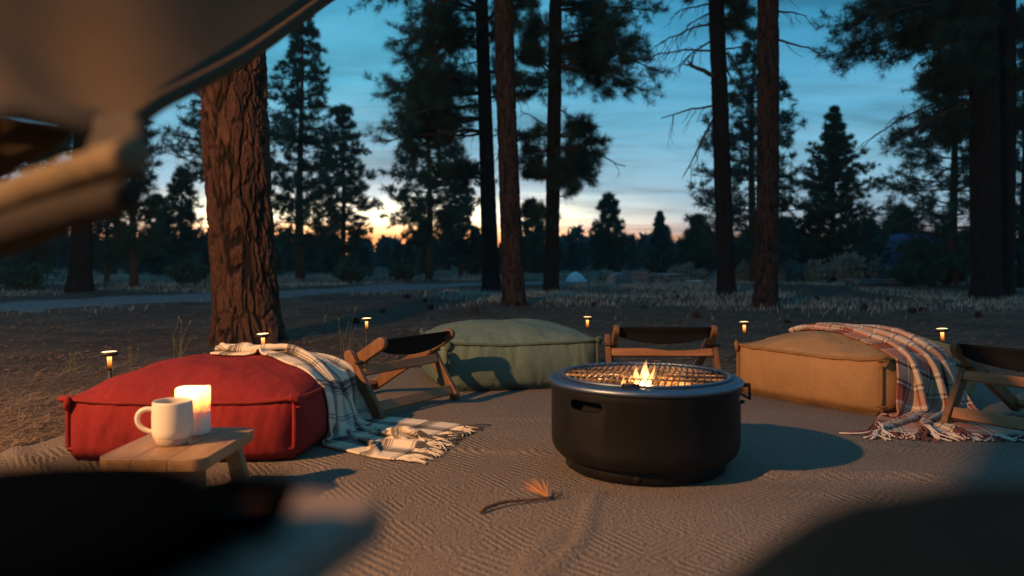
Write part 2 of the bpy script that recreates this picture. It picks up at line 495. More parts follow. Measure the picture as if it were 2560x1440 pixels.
M['rim'] = m_plain('sky_tinted_rim_steel', (0.15, 0.19, 0.235), 0.44, 0.10, 30, 0.02, 1.0, 0.5)  # black rim tinted blue in the colour for the sky it mirrors
M['iron'] = m_plain('grill_iron', (0.014, 0.014, 0.014), 0.5, 0.3, 60, 0.1, 0.0, 0.4)
M['inner'] = m_plain('sooty_steel', (0.20, 0.13, 0.085), 0.6, 0.4, 14, 0.1, 0.3, 0.4)
M['log'] = m_wood('firewood', (0.13, 0.075, 0.040), (0.42, 0.27, 0.15), 0)
M['hole'] = m_plain('hole_shade_and_wick', (0.004, 0.004, 0.004), 0.9)  # shade inside holes and slots put in as near-black; also the wick
M['post'] = m_plain('lamp_black', (0.018, 0.017, 0.017), 0.5)
M['canvas'] = None
M['glaze'] = m_plain('cream_glaze', (0.70, 0.62, 0.48), 0.36, 0.05, 12, 0.02, 0.0, 0.5)
M['clay'] = m_plain('raw_clay', (0.42, 0.33, 0.24), 0.85, 0.15, 60, 0.1)
M['coffee'] = m_plain('coffee', (0.22, 0.13, 0.08), 0.15)
M['black'] = m_plain('black_enamel', (0.0016, 0.0022, 0.003), 0.95, spec=0.0)
M['blue_tarp'] = m_plain('blue_tarp', (0.02, 0.07, 0.30), 0.5)
M['pale_tarp'] = m_plain('pale_tarp', (0.28, 0.52, 0.62), 0.5)
M['rock'] = m_plain('pale_rock', (0.26, 0.22, 0.20), 0.95, 0.3, 6, 0.6)
M['cone'] = m_plain('pine_cone', (0.022, 0.017, 0.014), 0.9, 0.4, 60)
M['twig'] = m_plain('twig', (0.10, 0.055, 0.032), 0.9, 0.4, 80, 0.4)
M['red_needle'] = m_plain('dead_needle', (0.50, 0.20, 0.06), 0.7, 0.2, 60)

def m_canvas():
    m, t, b = mat('tent_canvas')
    o = objc(t)
    n = t.noise(o, 6, 5, 0.6); w = t.noise(o, 500, 2, 0.5)
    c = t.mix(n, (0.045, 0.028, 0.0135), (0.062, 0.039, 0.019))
    fin(t, b, c, 0.9, w, 0.2, 0.002, 0.15)
    tr = t.new('ShaderNodeBsdfTranslucent'); t.set(tr, 0, (0.55, 0.44, 0.30, 1.0))
    mx = t.new('ShaderNodeMixShader'); mx.inputs[0].default_value = 0.06
    t.l.new(b.outputs[0], mx.inputs[1]); t.l.new(tr.outputs[0], mx.inputs[2])
    t.l.new(mx.outputs[0], t.n['Material Output'].inputs[0])
    return m
M['canvas'] = m_canvas()
M['canvas_lit'] = m_fabric('lit_flap_canvas', (0.17, 0.122, 0.066))  # tent canvas made paler in the colour, for lamplight on the roll
M['flap_shadow_cloth'] = m_fabric('flap_shadow_canvas', (0.030, 0.023, 0.017))  # canvas darkened in the colour for the roll's shaded underside
M['canvas_dark'] = m_fabric('tent_webbing', (0.050, 0.042, 0.035))

# ------------------------------------------------------------------ ground, road
def ground_z(x, y):
    """almost flat clearing with faint swells away from the rug"""
    x = np.asarray(x, float); y = np.asarray(y, float)
    k = sstep(3.2, 8.0, np.hypot(x - 0.4, y - 2.6))
    return k * (0.05 * fbm(x * 0.35, y * 0.35, seed=3, o=3) + 0.012 * fbm(x * 1.7, y * 1.7, seed=9, o=2))
def build_ground():
    xs = np.concatenate([-np.geomspace(300, 14, 22), np.linspace(-13.5, 13.5, 170), np.geomspace(14, 300, 22)])
    ys = np.concatenate([-np.geomspace(60, 3.2, 10), np.linspace(-3, 26, 190), np.geomspace(27, 320, 28)])
    X, Y = np.meshgrid(xs, ys, indexing='ij')
    Z = ground_z(X, Y)
    b = MB(); b.grid(np.stack([X, Y, Z], -1))
    g = b.mesh('ground', M['ground'])
    o = put(g, 'ground')
    o.location.z += 0
    tag(o, kind='structure')
build_ground()

def build_road():
    up = [(-500, 768), (0, 752), (300, 741), (520, 733), (700, 724), (950, 712.5), (1210, 705.5), (1420, 701.0)]
    lo = [(-500, 800), (0, 786), (300, 772), (520, 758), (700, 746), (950, 729), (1210, 716), (1420, 708.5)]
    n = 9
    A = []
    k = 70
    def interp(L, t):
        xs = np.linspace(0, 1, len(L)); a = np.array([G(*p) for p in L])
        return np.array([np.interp(t, xs, a[:, 0]), np.interp(t, xs, a[:, 1])])
    for t in np.linspace(0, 1, k):
        p, q = interp(up, t), interp(lo, t)
        row = []
        for s in np.linspace(0, 1, n):
            s2 = s + (0.07 * math.sin(t * 60 + 3 * s) + 0.04 * math.sin(t * 143)) * (1 if s in (0.0, 1.0) else 0)
            c = p * (1 - s2) + q * s2
            z = float(ground_z(c[0], c[1])) + 0.006 - 0.02 * (1 if s in (0.0, 1.0) else 0) + 0.012 * (abs(s - 0.5) < 0.2)
            row.append((c[0], c[1], z))
        A.append(row)
    b = MB(); b.grid(np.array(A))
    o = b.build('dirt_road', M['road'])
    tag(o, kind='structure')
build_road()

# ------------------------------------------------------------------ trees
def trunk_mesh(name, pts, rads, nth, nz, pw, ph, depth, seed=0, flare=0.25, bm_='bark'):
    """tapered trunk with furrowed, plated bark as real relief"""
    pts = np.array(pts, float); rads = np.array(rads, float)
    zz = np.linspace(pts[0, 2], pts[-1, 2], nz)
    cx = np.interp(zz, pts[:, 2], pts[:, 0]); cy = np.interp(zz, pts[:, 2], pts[:, 1]); rr = np.interp(zz, pts[:, 2], rads)
    th = np.arange(nth) * 2 * PI / nth
    Z, T = np.meshgrid(zz, th, indexing='ij')
    RR = np.repeat(rr[:, None], nth, 1)
    h = np.clip((Z - zz[0]) / 0.55, 0, 1)
    RR = RR * (1 + flare * (1 - h) ** 2.4 * (0.75 + 0.5 * np.sin(T * 5 + seed) ** 2) + 0.05 * np.sin(2 * T + seed + Z * 0.6))
    r0 = rads[0]
    wx, wy, wz = np.cos(T) * r0 * 6, np.sin(T) * r0 * 6, Z * 3.0
    w1 = fbm(wx, wy, wz, seed + 1, 3); w2 = fbm(wx, wy, wz, seed + 5, 3)
    nc = max(5, int(round(2 * PI * r0 / pw)))
    U = T / (2 * PI) * nc + 0.55 * w1
    V = Z / ph + 0.5 * w2
    def voro(U, V, nc, seed):
        ui = np.floor(U).astype(np.int64); vi = np.floor(V).astype(np.int64)
        f1 = np.full(U.shape, 9.0); f2 = np.full(U.shape, 9.0); idd = np.zeros(U.shape)
        for a in (-1, 0, 1):
            for b in (-1, 0, 1):
                ci, cj = ui + a, vi + b
                hu = _hash(ci % nc, cj, np.zeros_like(ci), seed); hv = _hash(ci % nc, cj, np.ones_like(ci), seed)
                d = np.maximum(np.abs(ci + 0.12 + 0.76 * hu - U) * 1.0, 0) ** 2 + (np.abs(cj + 0.1 + 0.8 * hv - V)) ** 2 * 0.8
                d = np.sqrt(d)
                hid = _hash(ci % nc, cj, np.full_like(ci, 2), seed)
                m1 = d < f1
                f2 = np.where(m1, f1, np.minimum(f2, d)); idd = np.where(m1, hid, idd); f1 = np.where(m1, d, f1)
        return f1, f2, idd
    f1, f2, idd = voro(U, V, nc, seed + 11)
    g1, g2, id2 = voro(U * 2, V * 2.2, nc * 2, seed + 23)
    k = 2.1 / (nc * pw) * 2 * PI * 0.16 / pw * 0.105 * (nc * pw / (2 * PI * 0.265)) if False else 1.0 / pw
    X3, Y3 = np.cos(T) * r0, np.sin(T) * r0
    zz3 = Z * 0.30 * (0.30 / ph) 
    big = fbm(X3 * k * 0.8, Y3 * k * 0.8, Z * k * 0.35, seed + 51, 2)
    n1 = fbm(X3 * k * 1.25 + 0.35 * big, Y3 * k * 1.25 + 0.35 * big, zz3 * k, seed + 41, 3)
    n2 = fbm(X3 * k * 2.6, Y3 * k * 2.6, zz3 * k * 2.6, seed + 47, 3)
    cr1 = sstep(0.03, 0.36 + 0.08 * big, np.abs(n1))
    cr2 = sstep(0.0, 0.13, np.abs(n2))
    pl = np.minimum(cr1, 0.35 + 0.65 * sstep(0.0, 0.20, f2 - f1)) 
    pl2 = sstep(0.0, 0.16, g2 - g1)
    fl = fbm(X3 * k * 3.2, Y3 * k * 3.2, Z * k * 1.3, seed + 61, 3) * 2.2 + idd * 2
    ter = np.floor(fl) + sstep(0.55, 0.95, fl - np.floor(fl))
    ter = (ter + 2) / 6
    hgt = pl * (0.40 + 0.26 * cr2 + 0.10 * pl2 + 0.32 * ter)
    hgt = hgt + 0.10 * fbm(X3 * k * 9, Y3 * k * 9, Z * k * 6, seed + 31, 3)
    RR = RR + depth * (hgt - 0.6)
    A = np.stack([cx[:, None] + RR * np.cos(T), cy[:, None] + RR * np.sin(T), Z], -1).reshape(-1, 3)
    i = np.arange(nz - 1)[:, None] * nth; j = np.arange(nth)[None, :]; j2 = (j + 1) % nth
    fs = np.stack([i + j, i + j2, i + nth + j2, i + nth + j], -1).reshape(-1)
    me = mesh_np(name, A, fs, np.full((nz - 1) * nth, 4), M[bm_])
    for nm, dat in (('plate_height', hgt), ('plate_tone', 0.6 * idd + 0.4 * id2)):
        at = me.attributes.new(nm, 'FLOAT', 'POINT'); at.data.foreach_set('value', dat.astype(np.float32).ravel())
    return me

class Foliage:
    def __init__(s, seed):
        s.c = []; s.d = []; s.rng = random.Random(seed); s.np = np.random.default_rng(seed)
    def add(s, c, d):
        s.c.append(c); s.d.append(d)
    def mesh(s, name, L, w, n, m, spread=0.75):
        C = np.array(s.c); D = np.array(s.d); N = len(C)
        D = D / (np.linalg.norm(D, axis=1)[:, None] + 1e-9)
        dirs = D[:, None, :] * 0.55 + s.np.normal(0, spread, (N, n, 3)) * 0.72
        dirs /= np.linalg.norm(dirs, axis=2)[..., None] + 1e-9
        side = np.cross(dirs, s.np.normal(0, 1, (N, n, 3))); side /= np.linalg.norm(side, axis=2)[..., None] + 1e-9
        ln = L * s.np.uniform(0.65, 1.15, (N, n, 1))
        base = C[:, None, :] + dirs * ln * 0.04 + s.np.normal(0, L * 0.12, (N, n, 3))
        v = np.stack([base - side * w / 2, base + side * w / 2, base + dirs * ln], 2).reshape(-1, 3)
        return mesh_np(name, v, np.arange(len(v)), np.full(N * n, 3), m, False)

def bez(p0, p1, sag, n, rng, wig=0.05):
    p0 = np.array(p0, float); p1 = np.array(p1, float)
    L = np.linalg.norm(p1 - p0)
    mid = (p0 + p1) / 2 + np.array([0, 0, sag]) + np.array([rng.uniform(-wig, wig) for _ in range(3)]) * L
    t = np.linspace(0, 1, n)[:, None]
    P = (1 - t) ** 2 * p0 + 2 * t * (1 - t) * mid + t ** 2 * p1
    P[1:-1] += np.array([[rng.uniform(-1, 1) for _ in range(3)] for _ in range(n - 2)]) * L * 0.018
    return P

def limb(wood, fol, p0, p1, sag, r0, rng, twigs=12, tl=0.5, tufts=4, start=0.25, droop=0.0, tube_n=5, up=0.15):
    P = bez(p0, p1, sag, 7, rng)
    wood.tube(P, np.linspace(r0, r0 * 0.28, 7), tube_n, caps=False)
    L = np.linalg.norm(P[-1] - P[0])
    for k in range(twigs):
        t = start + (1 - start) * (k + rng.random()) / twigs
        f = t * 6; i = min(int(f), 5); b = P[i] + (P[i + 1] - P[i]) * (f - i)
        tan = P[i + 1] - P[i]; tan /= np.linalg.norm(tan) + 1e-9
        d = tan * 0.55 + np.array([rng.gauss(0, 0.6), rng.gauss(0, 0.6), rng.gauss(up, 0.42)])
        d /= np.linalg.norm(d)
        ln = tl * (0.55 + 0.6 * rng.random()) * (1.15 - 0.55 * t)
        e = b + d * ln + np.array([0, 0, -droop * ln])
        Q = bez(b, e, 0.12 * ln * rng.uniform(-1, 1), 4, rng, 0.12)
        wood.tube(Q, np.linspace(r0 * 0.26, r0 * 0.09, 4), 3, caps=False)
        if fol is not None:
            for q in range(tufts):
                u = 0.30 + 0.70 * (q + rng.random()) / tufts
                c = Q[0] + (Q[-1] - Q[0]) * u + np.array([rng.gauss(0, 0.05), rng.gauss(0, 0.05), rng.gauss(0, 0.05)]) * ln
                fol.add(c, d + np.array([rng.gauss(0, 0.4), rng.gauss(0, 0.4), rng.gauss(0.2, 0.3)]))
    if fol is not None:
        fol.add(P[-1], P[-1] - P[-2])

def dead_limb(wood, p0, p1, sag, r0, rng, twigs=6, tl=0.6):
    P = bez(p0, p1, sag, 9, rng, 0.03)
    wood.tube(P, np.linspace(r0, r0 * 0.35, 9), 5)
    for k in range(twigs):
        t = 0.2 + 0.78 * (k + rng.random()) / twigs
        f = t * 8; i = min(int(f), 7); b = P[i] + (P[i + 1] - P[i]) * (f - i)
        tan = P[i + 1] - P[i]; tan /= np.linalg.norm(tan) + 1e-9
        ln = tl * rng.uniform(0.35, 1.0)
        d = tan * 0.6 + np.array([rng.gauss(0, 0.3), rng.gauss(0, 0.3), rng.gauss(-0.25, 0.3)])
        m = b + d / np.linalg.norm(d) * ln * 0.5
        e = m + np.array([d[0] * 0.15 + rng.gauss(0, 0.08), rng.gauss(0, 0.08), -ln * rng.uniform(0.35, 0.7)])
        tt = np.linspace(0, 1, 6)[:, None]
        Q = (1 - tt) ** 2 * b + 2 * tt * (1 - tt) * m + tt ** 2 * e
        Q[1:-1] += np.array([[rng.gauss(0, 0.02) for _ in range(3)] for _ in range(4)]) * ln
        wood.tube(Q, np.linspace(r0 * 0.34, r0 * 0.13, 6), 3, caps=False)
        if ln > 0.3:
            c = Q[3]; e2 = c + np.array([rng.gauss(0, 0.12), rng.gauss(0, 0.12), -0.22]) * ln * 1.4
            wood.tube(bez(c, e2, 0, 4, rng), np.linspace(r0 * 0.2, r0 * 0.1, 4), 3, caps=False)

def px_tree(label, d, cl, width_px, limbs, seed, top_py=-700, plates=(0.075, 0.24, 0.022), res=(72, 150), crown_above=True, dmat='needles', tuft=(0.190, 0.0085, 30), bm_='bark_dark'):
    """big pine: cl = [(px, py) of the trunk's middle line, from the foot up]; limbs = (side py, tip px, tip py, kind, weight)"""
    rng = random.Random(seed)
    pts = [W(px, py, d) for px, py in cl]
    pts[0] = (pts[0][0], d, -0.08)
    a, bb = pts[-2], pts[-1]
    ztop = CH + (HZ - top_py) / F * d
    k = (ztop - bb[2]) / (bb[2] - a[2])
    pts.append((bb[0] + (bb[0] - a[0]) * k * 0.5, d, ztop))
    rad = [w / 2 / F * d for w in width_px]; rad.append(rad[-1] * 0.55)
    root = thing('pine_tree', label, 'tree', (pts[0][0], d, 0), 'tall pines round the camp')
    put(trunk_mesh('trunk', pts, rad, res[0], res[1], *plates, seed=seed, bm_=bm_), 'trunk', root)
    P = np.array(pts)
    def at(z):
        return np.array([np.interp(z, P[:, 2], P[:, 0]), d, z])
    fol = Foliage(seed)
    rmean = rad[1]
    for (ay, tx, ty, kind, wt) in limbs:
        z0 = CH + (HZ - ay) / F * d
        p0 = at(z0)
        w = MB()
        tip = np.array(W(tx, ty, d))
        L = np.linalg.norm(tip - p0)
        tip[1] += rng.uniform(-0.3, 0.3) * L
        if kind == 'd':
            dead_limb(w, p0, tip, 0.10 * L, 0.024 * (0.7 + 0.3 * L), rng, int(5 * wt) , 0.45 * min(1.6, L) + 0.12)
        elif kind == 's':
            w.tube(bez(p0, tip, 0.03, 6, rng, 0.1), np.linspace(0.05, 0.03, 6), 6)
            for q in range(3):
                w.tube(bez(tip, tip + np.array([rng.gauss(0, .12), rng.gauss(0, .1), rng.gauss(0.05, .08)]), 0, 4, rng), np.linspace(0.025, 0.008, 4), 4)
        else:
            limb(w, fol, p0, tip, 0.13 * L, 0.026 * (0.8 + 0.35 * L), rng, int(12 * wt + 4), 0.28 * L + 0.24, 4, 0.22)
            for q in range(2 if wt >= 1 else 1):
                t2 = p0 + (tip - p0) * rng.uniform(0.6, 0.95) + np.array([0, rng.choice([-1, 1]) * rng.uniform(0.3, 0.8) * L, rng.uniform(-0.2, 0.25)])
                limb(w, fol, p0, t2, 0.12 * L, 0.02 * (0.8 + 0.3 * L), rng, int(12 * wt + 3), 0.28 * L + 0.22, 4, 0.25)
        w.build('branch', M['branch'], root)
    if crown_above:
        zt0 = CH + (HZ + 60) / F * d
        w = MB()
        for k in range(16):
            z = zt0 + (ztop - zt0) * (k + 0.3) / 16
            for q in range(3):
                a2 = rng.uniform(0, 2 * PI); L = (1.9 - 1.4 * k / 16) * rng.uniform(0.7, 1.2)
                p0 = at(z)
                limb(w, fol, p0, p0 + np.array([math.cos(a2) * L, math.sin(a2) * L, 0.1 * L]), 0.1, 0.03, rng, 6, 0.5, 3)
        w.build('upper_branches', M['branch'], root)
    if fol.c:
        put(fol.mesh('crown', tuft[0], tuft[1], tuft[2], M[dmat]), 'crown', root)
    return root

# the big pine beside the red pouf
def big_pine():
    d = 6.37
    cl = [(622, 862), (616, 760), (608, 640), (596, 480), (585, 250), (579, 60)]
    wd = [170, 160, 158, 156, 158, 154]
    pts = [W(px, py, d) for px, py in cl]
    pts[0] = (pts[0][0], d, -0.06)
    pts.append((pts[-1][0] - 0.12, d, 7.5)); rad = [w / 2 / F * d for w in wd] + [0.19]
    root = thing('pine_tree', 'thick pine trunk with orange brown plated bark behind the red pouf', 'tree', (pts[0][0], d, 0), 'tall pines round the camp')
    put(trunk_mesh('trunk', pts, rad, 300, 760, 0.105, 0.30, 0.044, seed=4, flare=0.20), 'trunk', root)
    rng = random.Random(5); fol = Foliage(5); w = MB()
    for k in range(26):
        z = 4.2 + 3.2 * k / 26; a = rng.uniform(0, 2 * PI); L = rng.uniform(1.0, 2.0)
        p0 = np.array([pts[-2][0] - 0.06, d, z])
        limb(w, fol, p0, p0 + np.array([math.cos(a) * L, math.sin(a) * L, 0.2]), 0.15, 0.035, rng, 8, 0.6, 3)
    w.build('upper_branches', M['branch'], root)
    put(fol.mesh('crown', 0.17, 0.012, 14, M['needles']), 'crown', root)
big_pine()

px_tree('dark slim pine trunk left of the close pair of trunks behind the green pouf', 16.3,
        [(1230, 732), (1225, 640), (1218, 420), (1210, 200), (1204, 10)], [44, 40, 37, 35, 32],
        [(30, 930, 5, 'f', 1.6), (70, 985, 95, 'f', 1.6), (20, 1010, -30, 'f', 1.4), (100, 1010, 150, 'f', 1.3), (130, 1080, 70, 'f', 1.2),
         (150, 1105, 185, 'd', 1.0), (205, 955, 222, 'f', 1.8), (235, 985, 262, 'f', 1.8), (215, 1060, 200, 'f', 1.5), (262, 970, 322, 'f', 1.6), (300, 1040, 300, 'f', 1.5),
         (330, 960, 350, 'f', 1.1), (335, 1120, 350, 'd', 1.3), (440, 1120, 425, 'f', 1.2), (450, 1060, 450, 'f', 0.8),
         (380, 1180, 440, 'd', 0.8), (100, 1300, 60, 'f', 1.0), (180, 1310, 215, 'f', 1.0), (250, 1290, 240, 'f', 0.8), (60, 1330, 10, 'f', 1.2), (350, 1270, 330, 'd', 0.6)], 21)
px_tree('brown pine trunk standing nearest in the middle group behind the green pouf', 11.1,
        [(1286, 770), (1280, 640), (1272, 430), (1264, 200), (1258, 0)], [58, 54, 52, 50, 48],
        [(270, 1322, 240, 'd', 0.4), (60, 1235, 40, 'd', 0.5), (350, 1240, 400, 'd', 0.6)], 22, res=(110, 260), plates=(0.07, 0.22, 0.020), bm_='bark_brown')
px_tree('dark pine trunk with long needled boughs reaching right in the middle group', 17.4,
        [(1377, 727), (1380, 640), (1383, 430), (1387, 200), (1389, 0)], [40, 37, 35, 33, 29],
        [(15, 1650, 8, 'f', 1.5), (25, 1520, 40, 'f', 1.4), (95, 1600, 115, 'f', 1.6), (130, 1640, 165, 'f', 1.8), (150, 1560, 200, 'f', 1.6), (170, 1630, 215, 'f', 1.2),
         (120, 1480, 130, 'f', 1.5), (75, 1470, 150, 'd', 1.0), (205, 1302, 172, 'd', 0.5), (190, 1310, 140, 'f', 1.2), (215, 1320, 235, 'f', 0.9), (330, 1302, 272, 'd', 0.5),
         (265, 1455, 310, 'd', 1.2), (345, 1500, 350, 'f', 1.3), (365, 1490, 400, 'f', 1.3), (372, 1562, 418, 'd', 0.6), (400, 1465, 450, 'f', 1.2), (430, 1430, 480, 'f', 1.0),
         (450, 1310, 408, 'f', 1.0), (380, 1320, 380, 'f', 0.9), (340, 1310, 350, 'f', 0.7), (540, 1320, 520, 'f', 0.8), (490, 1430, 500, 'd', 0.5), (60, 1320, 90, 'f', 1.0)], 23)
px_tree('pine trunk with bare drooping dead boughs left of the reddish right hand trunk', 14.5,
        [(1817, 742), (1813, 640), (1806, 430), (1798, 200), (1790, 0)], [48, 44, 41, 38, 35],
        [(10, 1690, 30, 'd', 2.2), (55, 1640, 110, 'd', 2.4), (30, 1720, 60, 'd', 1.8), (128, 1640, 130, 'd', 1.8), (198, 1722, 168, 's', 1.0), (262, 1652, 296, 'd', 1.0),
         (268, 1718, 435, 'd', 1.4), (60, 1865, 25, 'f', 0.6), (75, 1845, 60, 'f', 0.5), (130, 1895, 112, 'd', 1.0), (110, 1850, 190, 'd', 1.2), (-20, 1840, -10, 'f', 0.7), (150, 1860, 230, 'd', 0.8),
         (95, 1700, 160, 'd', 1.6)], 24)
px_tree('straight reddish brown pine trunk right of the trunk with bare boughs', 11.36,
        [(1913, 768), (1917, 640), (1920, 430), (1921, 200), (1920, 0)], [60, 54, 51, 49, 48],
        [(28, 2014, 42, 'd', 0.8), (98, 2042, 142, 'd', 0.7), (10, 1985, -20, 'd', 0.8)], 25, res=(110, 260), plates=(0.07, 0.22, 0.020), bm_='bark_brown')
px_tree('left of two dark trunks at the right edge, with boughs hanging left', 14.3,
        [(2468, 742), (2465, 640), (2462, 430), (2459, 200), (2456, 0)], [70, 66, 64, 62, 60],
        [(15, 2140, 50, 'f', 1.8), (30, 2160, 110, 'f', 1.6), (20, 2260, 20, 'f', 1.5), (45, 2240, 140, 'f', 1.3), (55, 2310, 80, 'f', 1.5), (60, 2300, 165, 'd', 1.0), (10, 2380, 60, 'f', 1.5), (-20, 2200, -20, 'f', 1.6),
         (195, 2325, 165, 'f', 1.4), (215, 2340, 230, 'f', 1.4), (225, 2215, 330, 'd', 2.4), (250, 2290, 320, 'd', 1.8), (240, 2280, 335, 'f', 0.7), (300, 2370, 330, 'f', 1.2), (130, 2390, 160, 'f', 1.2)], 26)
px_tree('right of two dark trunks at the right edge, close beside its neighbour', 14.9,
        [(2505, 742), (2506, 640), (2510, 430), (2513, 200), (2515, 0)], [52, 50, 48, 47, 45],
        [(100, 2590, 60, 'f', 1.4), (200, 2600, 180, 'f', 1.4), (300, 2590, 320, 'f', 1.3)], 27)
px_tree('dark pine trunk across the road at the left, under the tent canvas', 16.3,
        [(198, 732), (202, 640), (206, 500), (210, 250), (212, 0)], [62, 52, 48, 45, 42],
        [(420, 80, 470, 'f', 1.4), (450, 330, 430, 'f', 1.3), (520, 120, 540, 'f', 1.0), (360, 330, 330, 'f', 1.2), (380, 60, 390, 'f', 1.3), (500, 300, 520, 'd', 0.8), (330, 130, 380, 'f', 1.2)], 28)

# pines further back: whole trees
def back_pine(label, px, d, top_py, half_px, base, seed, style='pine', group='trees at the back of the clearing', mt='needles_far', dens=1.0, lean=0):
    rng = random.Random(seed)
    x = (px - 1280) / F * d
    H = CH + (HZ - top_py) / F * d
    RAD = half_px / F * d
    z0 = float(ground_z(x, d))
    root = thing('fir_tree' if style == 'fir' else 'pine_tree', label, 'tree', (x, d, z0), group)
    tr = MB()
    n = 10
    P = np.array([(x + lean * RAD * (i / (n - 1)) + 0.02 * H * math.sin(seed + i * 0.6) * 0.3, d, z0 - 0.05 + (H + 0.05) * i / (n - 1)) for i in range(n)])
    tr.tube(P, np.linspace(0.016 * H + 0.03, 0.008, n), 9)
    tr.build('trunk', M['branch'], root)
    w = MB(); fol = Foliage(seed)
    nw = int((34 if style == 'fir' else 22) * (0.6 + 0.4 * min(1.5, H / 6)))
    for k in range(nw):
        t = base + (1 - base) * (k + rng.uniform(0, 0.7)) / nw
        z = z0 + H * t
        u = (t - base) / (1 - base)
        c = np.array([np.interp(z, P[:, 2], P[:, 0]), d, z])
        m = (8 if style == 'fir' else 5)
        a0 = rng.uniform(0, 2 * PI)
        for q in range(m):
            a = a0 + q * 2 * PI / m + rng.uniform(-0.4, 0.4)
            if style == 'fir':
                L = RAD * ((1 - u) ** 0.85 * rng.uniform(0.42, 1.16) * (0.86 + 0.22 * math.sin(k * 1.7 + 2 * math.sin(a + seed))) + 0.01)
                rise = 0.12 * L + 0.3 * u * L
            else:
                prof = (1 - u) ** 0.65 * (0.45 + 0.55 * min(1, u * 5 + 0.25))
                L = RAD * (prof * rng.choice([0.45, 0.8, 1.0, 1.15]) + 0.05)
                rise = L * rng.uniform(0.0, 0.35)
            tip = c + np.array([math.cos(a) * L, math.sin(a) * L, rise])
            tw = max(3, int((2.6 + 4.4 * L) * dens))
            if style == 'fir': tw = int(3 + 6 * L)
            limb(w, fol, c, tip, -0.06 * L, 0.012 + 0.006 * L, rng, tw, (0.22 * L + 0.05) if style == 'fir' else 0.30 * L + 0.12, 3, 0.2 if style == 'fir' else 0.3, tube_n=4, up=0.1)
    w.build('branches', M['branch'], root)
    L0 = (0.10 + 0.0018 * d) if style == 'fir' else 0.14 + 0.0020 * d
    fol.add(P[-1], np.array([0, 0, 1.0])); fol.add(P[-1] - np.array([0, 0, 0.1]), np.array([0, 0, 1.0]))
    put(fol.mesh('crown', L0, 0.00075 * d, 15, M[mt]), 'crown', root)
    return root

back_pine('tall bushy pine right behind the thick plated trunk', 752, 27, 28, 128, 0.12, 41, dens=1.5)
back_pine('pine partly hidden behind the thick plated trunk, its tufts showing at left', 560, 19, 90, 150, 0.40, 42, dens=1.0)
back_pine('slender pointed pine standing alone against the glow right of the thick trunk', 857, 30, 262, 92, 0.16, 43, dens=1.1)
back_pine('pine with a ragged crown left of the dark slim trunk, over the sunset', 1072, 26, 185, 128, 0.17, 44, dens=1.4)
back_pine('small bushy pine right of the ragged crowned pine, against the sunset', 1150, 33, 430, 66, 0.12, 45)
back_pine('broad dense pine behind the two right hand trunks', 1882, 23, 75, 160, 0.08, 46, dens=1.4)
back_pine('dense dark spruce with a pointed top at the right of the clearing', 2084, 25, 268, 175, 0.02, 47, 'fir', dens=1.4)
back_pine('big shaggy pine just left of the two edge trunks', 2385, 20, 40, 180, 0.04, 48, dens=1.5)
back_pine('dense pine filling the right edge of the clearing', 2560, 19, 20, 130, 0.03, 49, dens=1.1)
back_pine('young pine with two tops between the middle and right trunks', 1522, 34, 488, 52, 0.05, 50, dens=1.2)
back_pine('small pointed fir right of the young two topped pine', 1650, 40, 532, 42, 0.03, 51, 'fir')
back_pine('round topped pine just left of the thick plated trunk', 455, 27, 428, 62, 0.2, 52)
back_pine('pine at the left with its crown beside the tent corner', 335, 18, 225, 78, 0.12, 53, dens=1.2)
back_pine('narrow pine left of the round topped pine', 268, 22, 420, 60, 0.15, 54)
back_pine('small pine under the tent flap at the far left', 95, 23, 470, 85, 0.2, 55)
back_pine('small pine between the round topped pine and the tent corner', 395, 32, 490, 46, 0.08, 56)
back_pine('short pine behind the green pouf trunks, against the orange sky', 1330, 36, 500, 55, 0.1, 57)
back_pine('small pine left of the shaggy pine, beyond the blue tent', 2255, 27, 520, 70, 0.05, 58)
back_pine('dark leaning young pine in front of the blue tent', 2300, 19.5, 610, 62, 0.0, 59, dens=1.4)
back_pine('small pine by the bare boughed trunk foot', 1745, 30, 545, 55, 0.02, 60, dens=1.2)

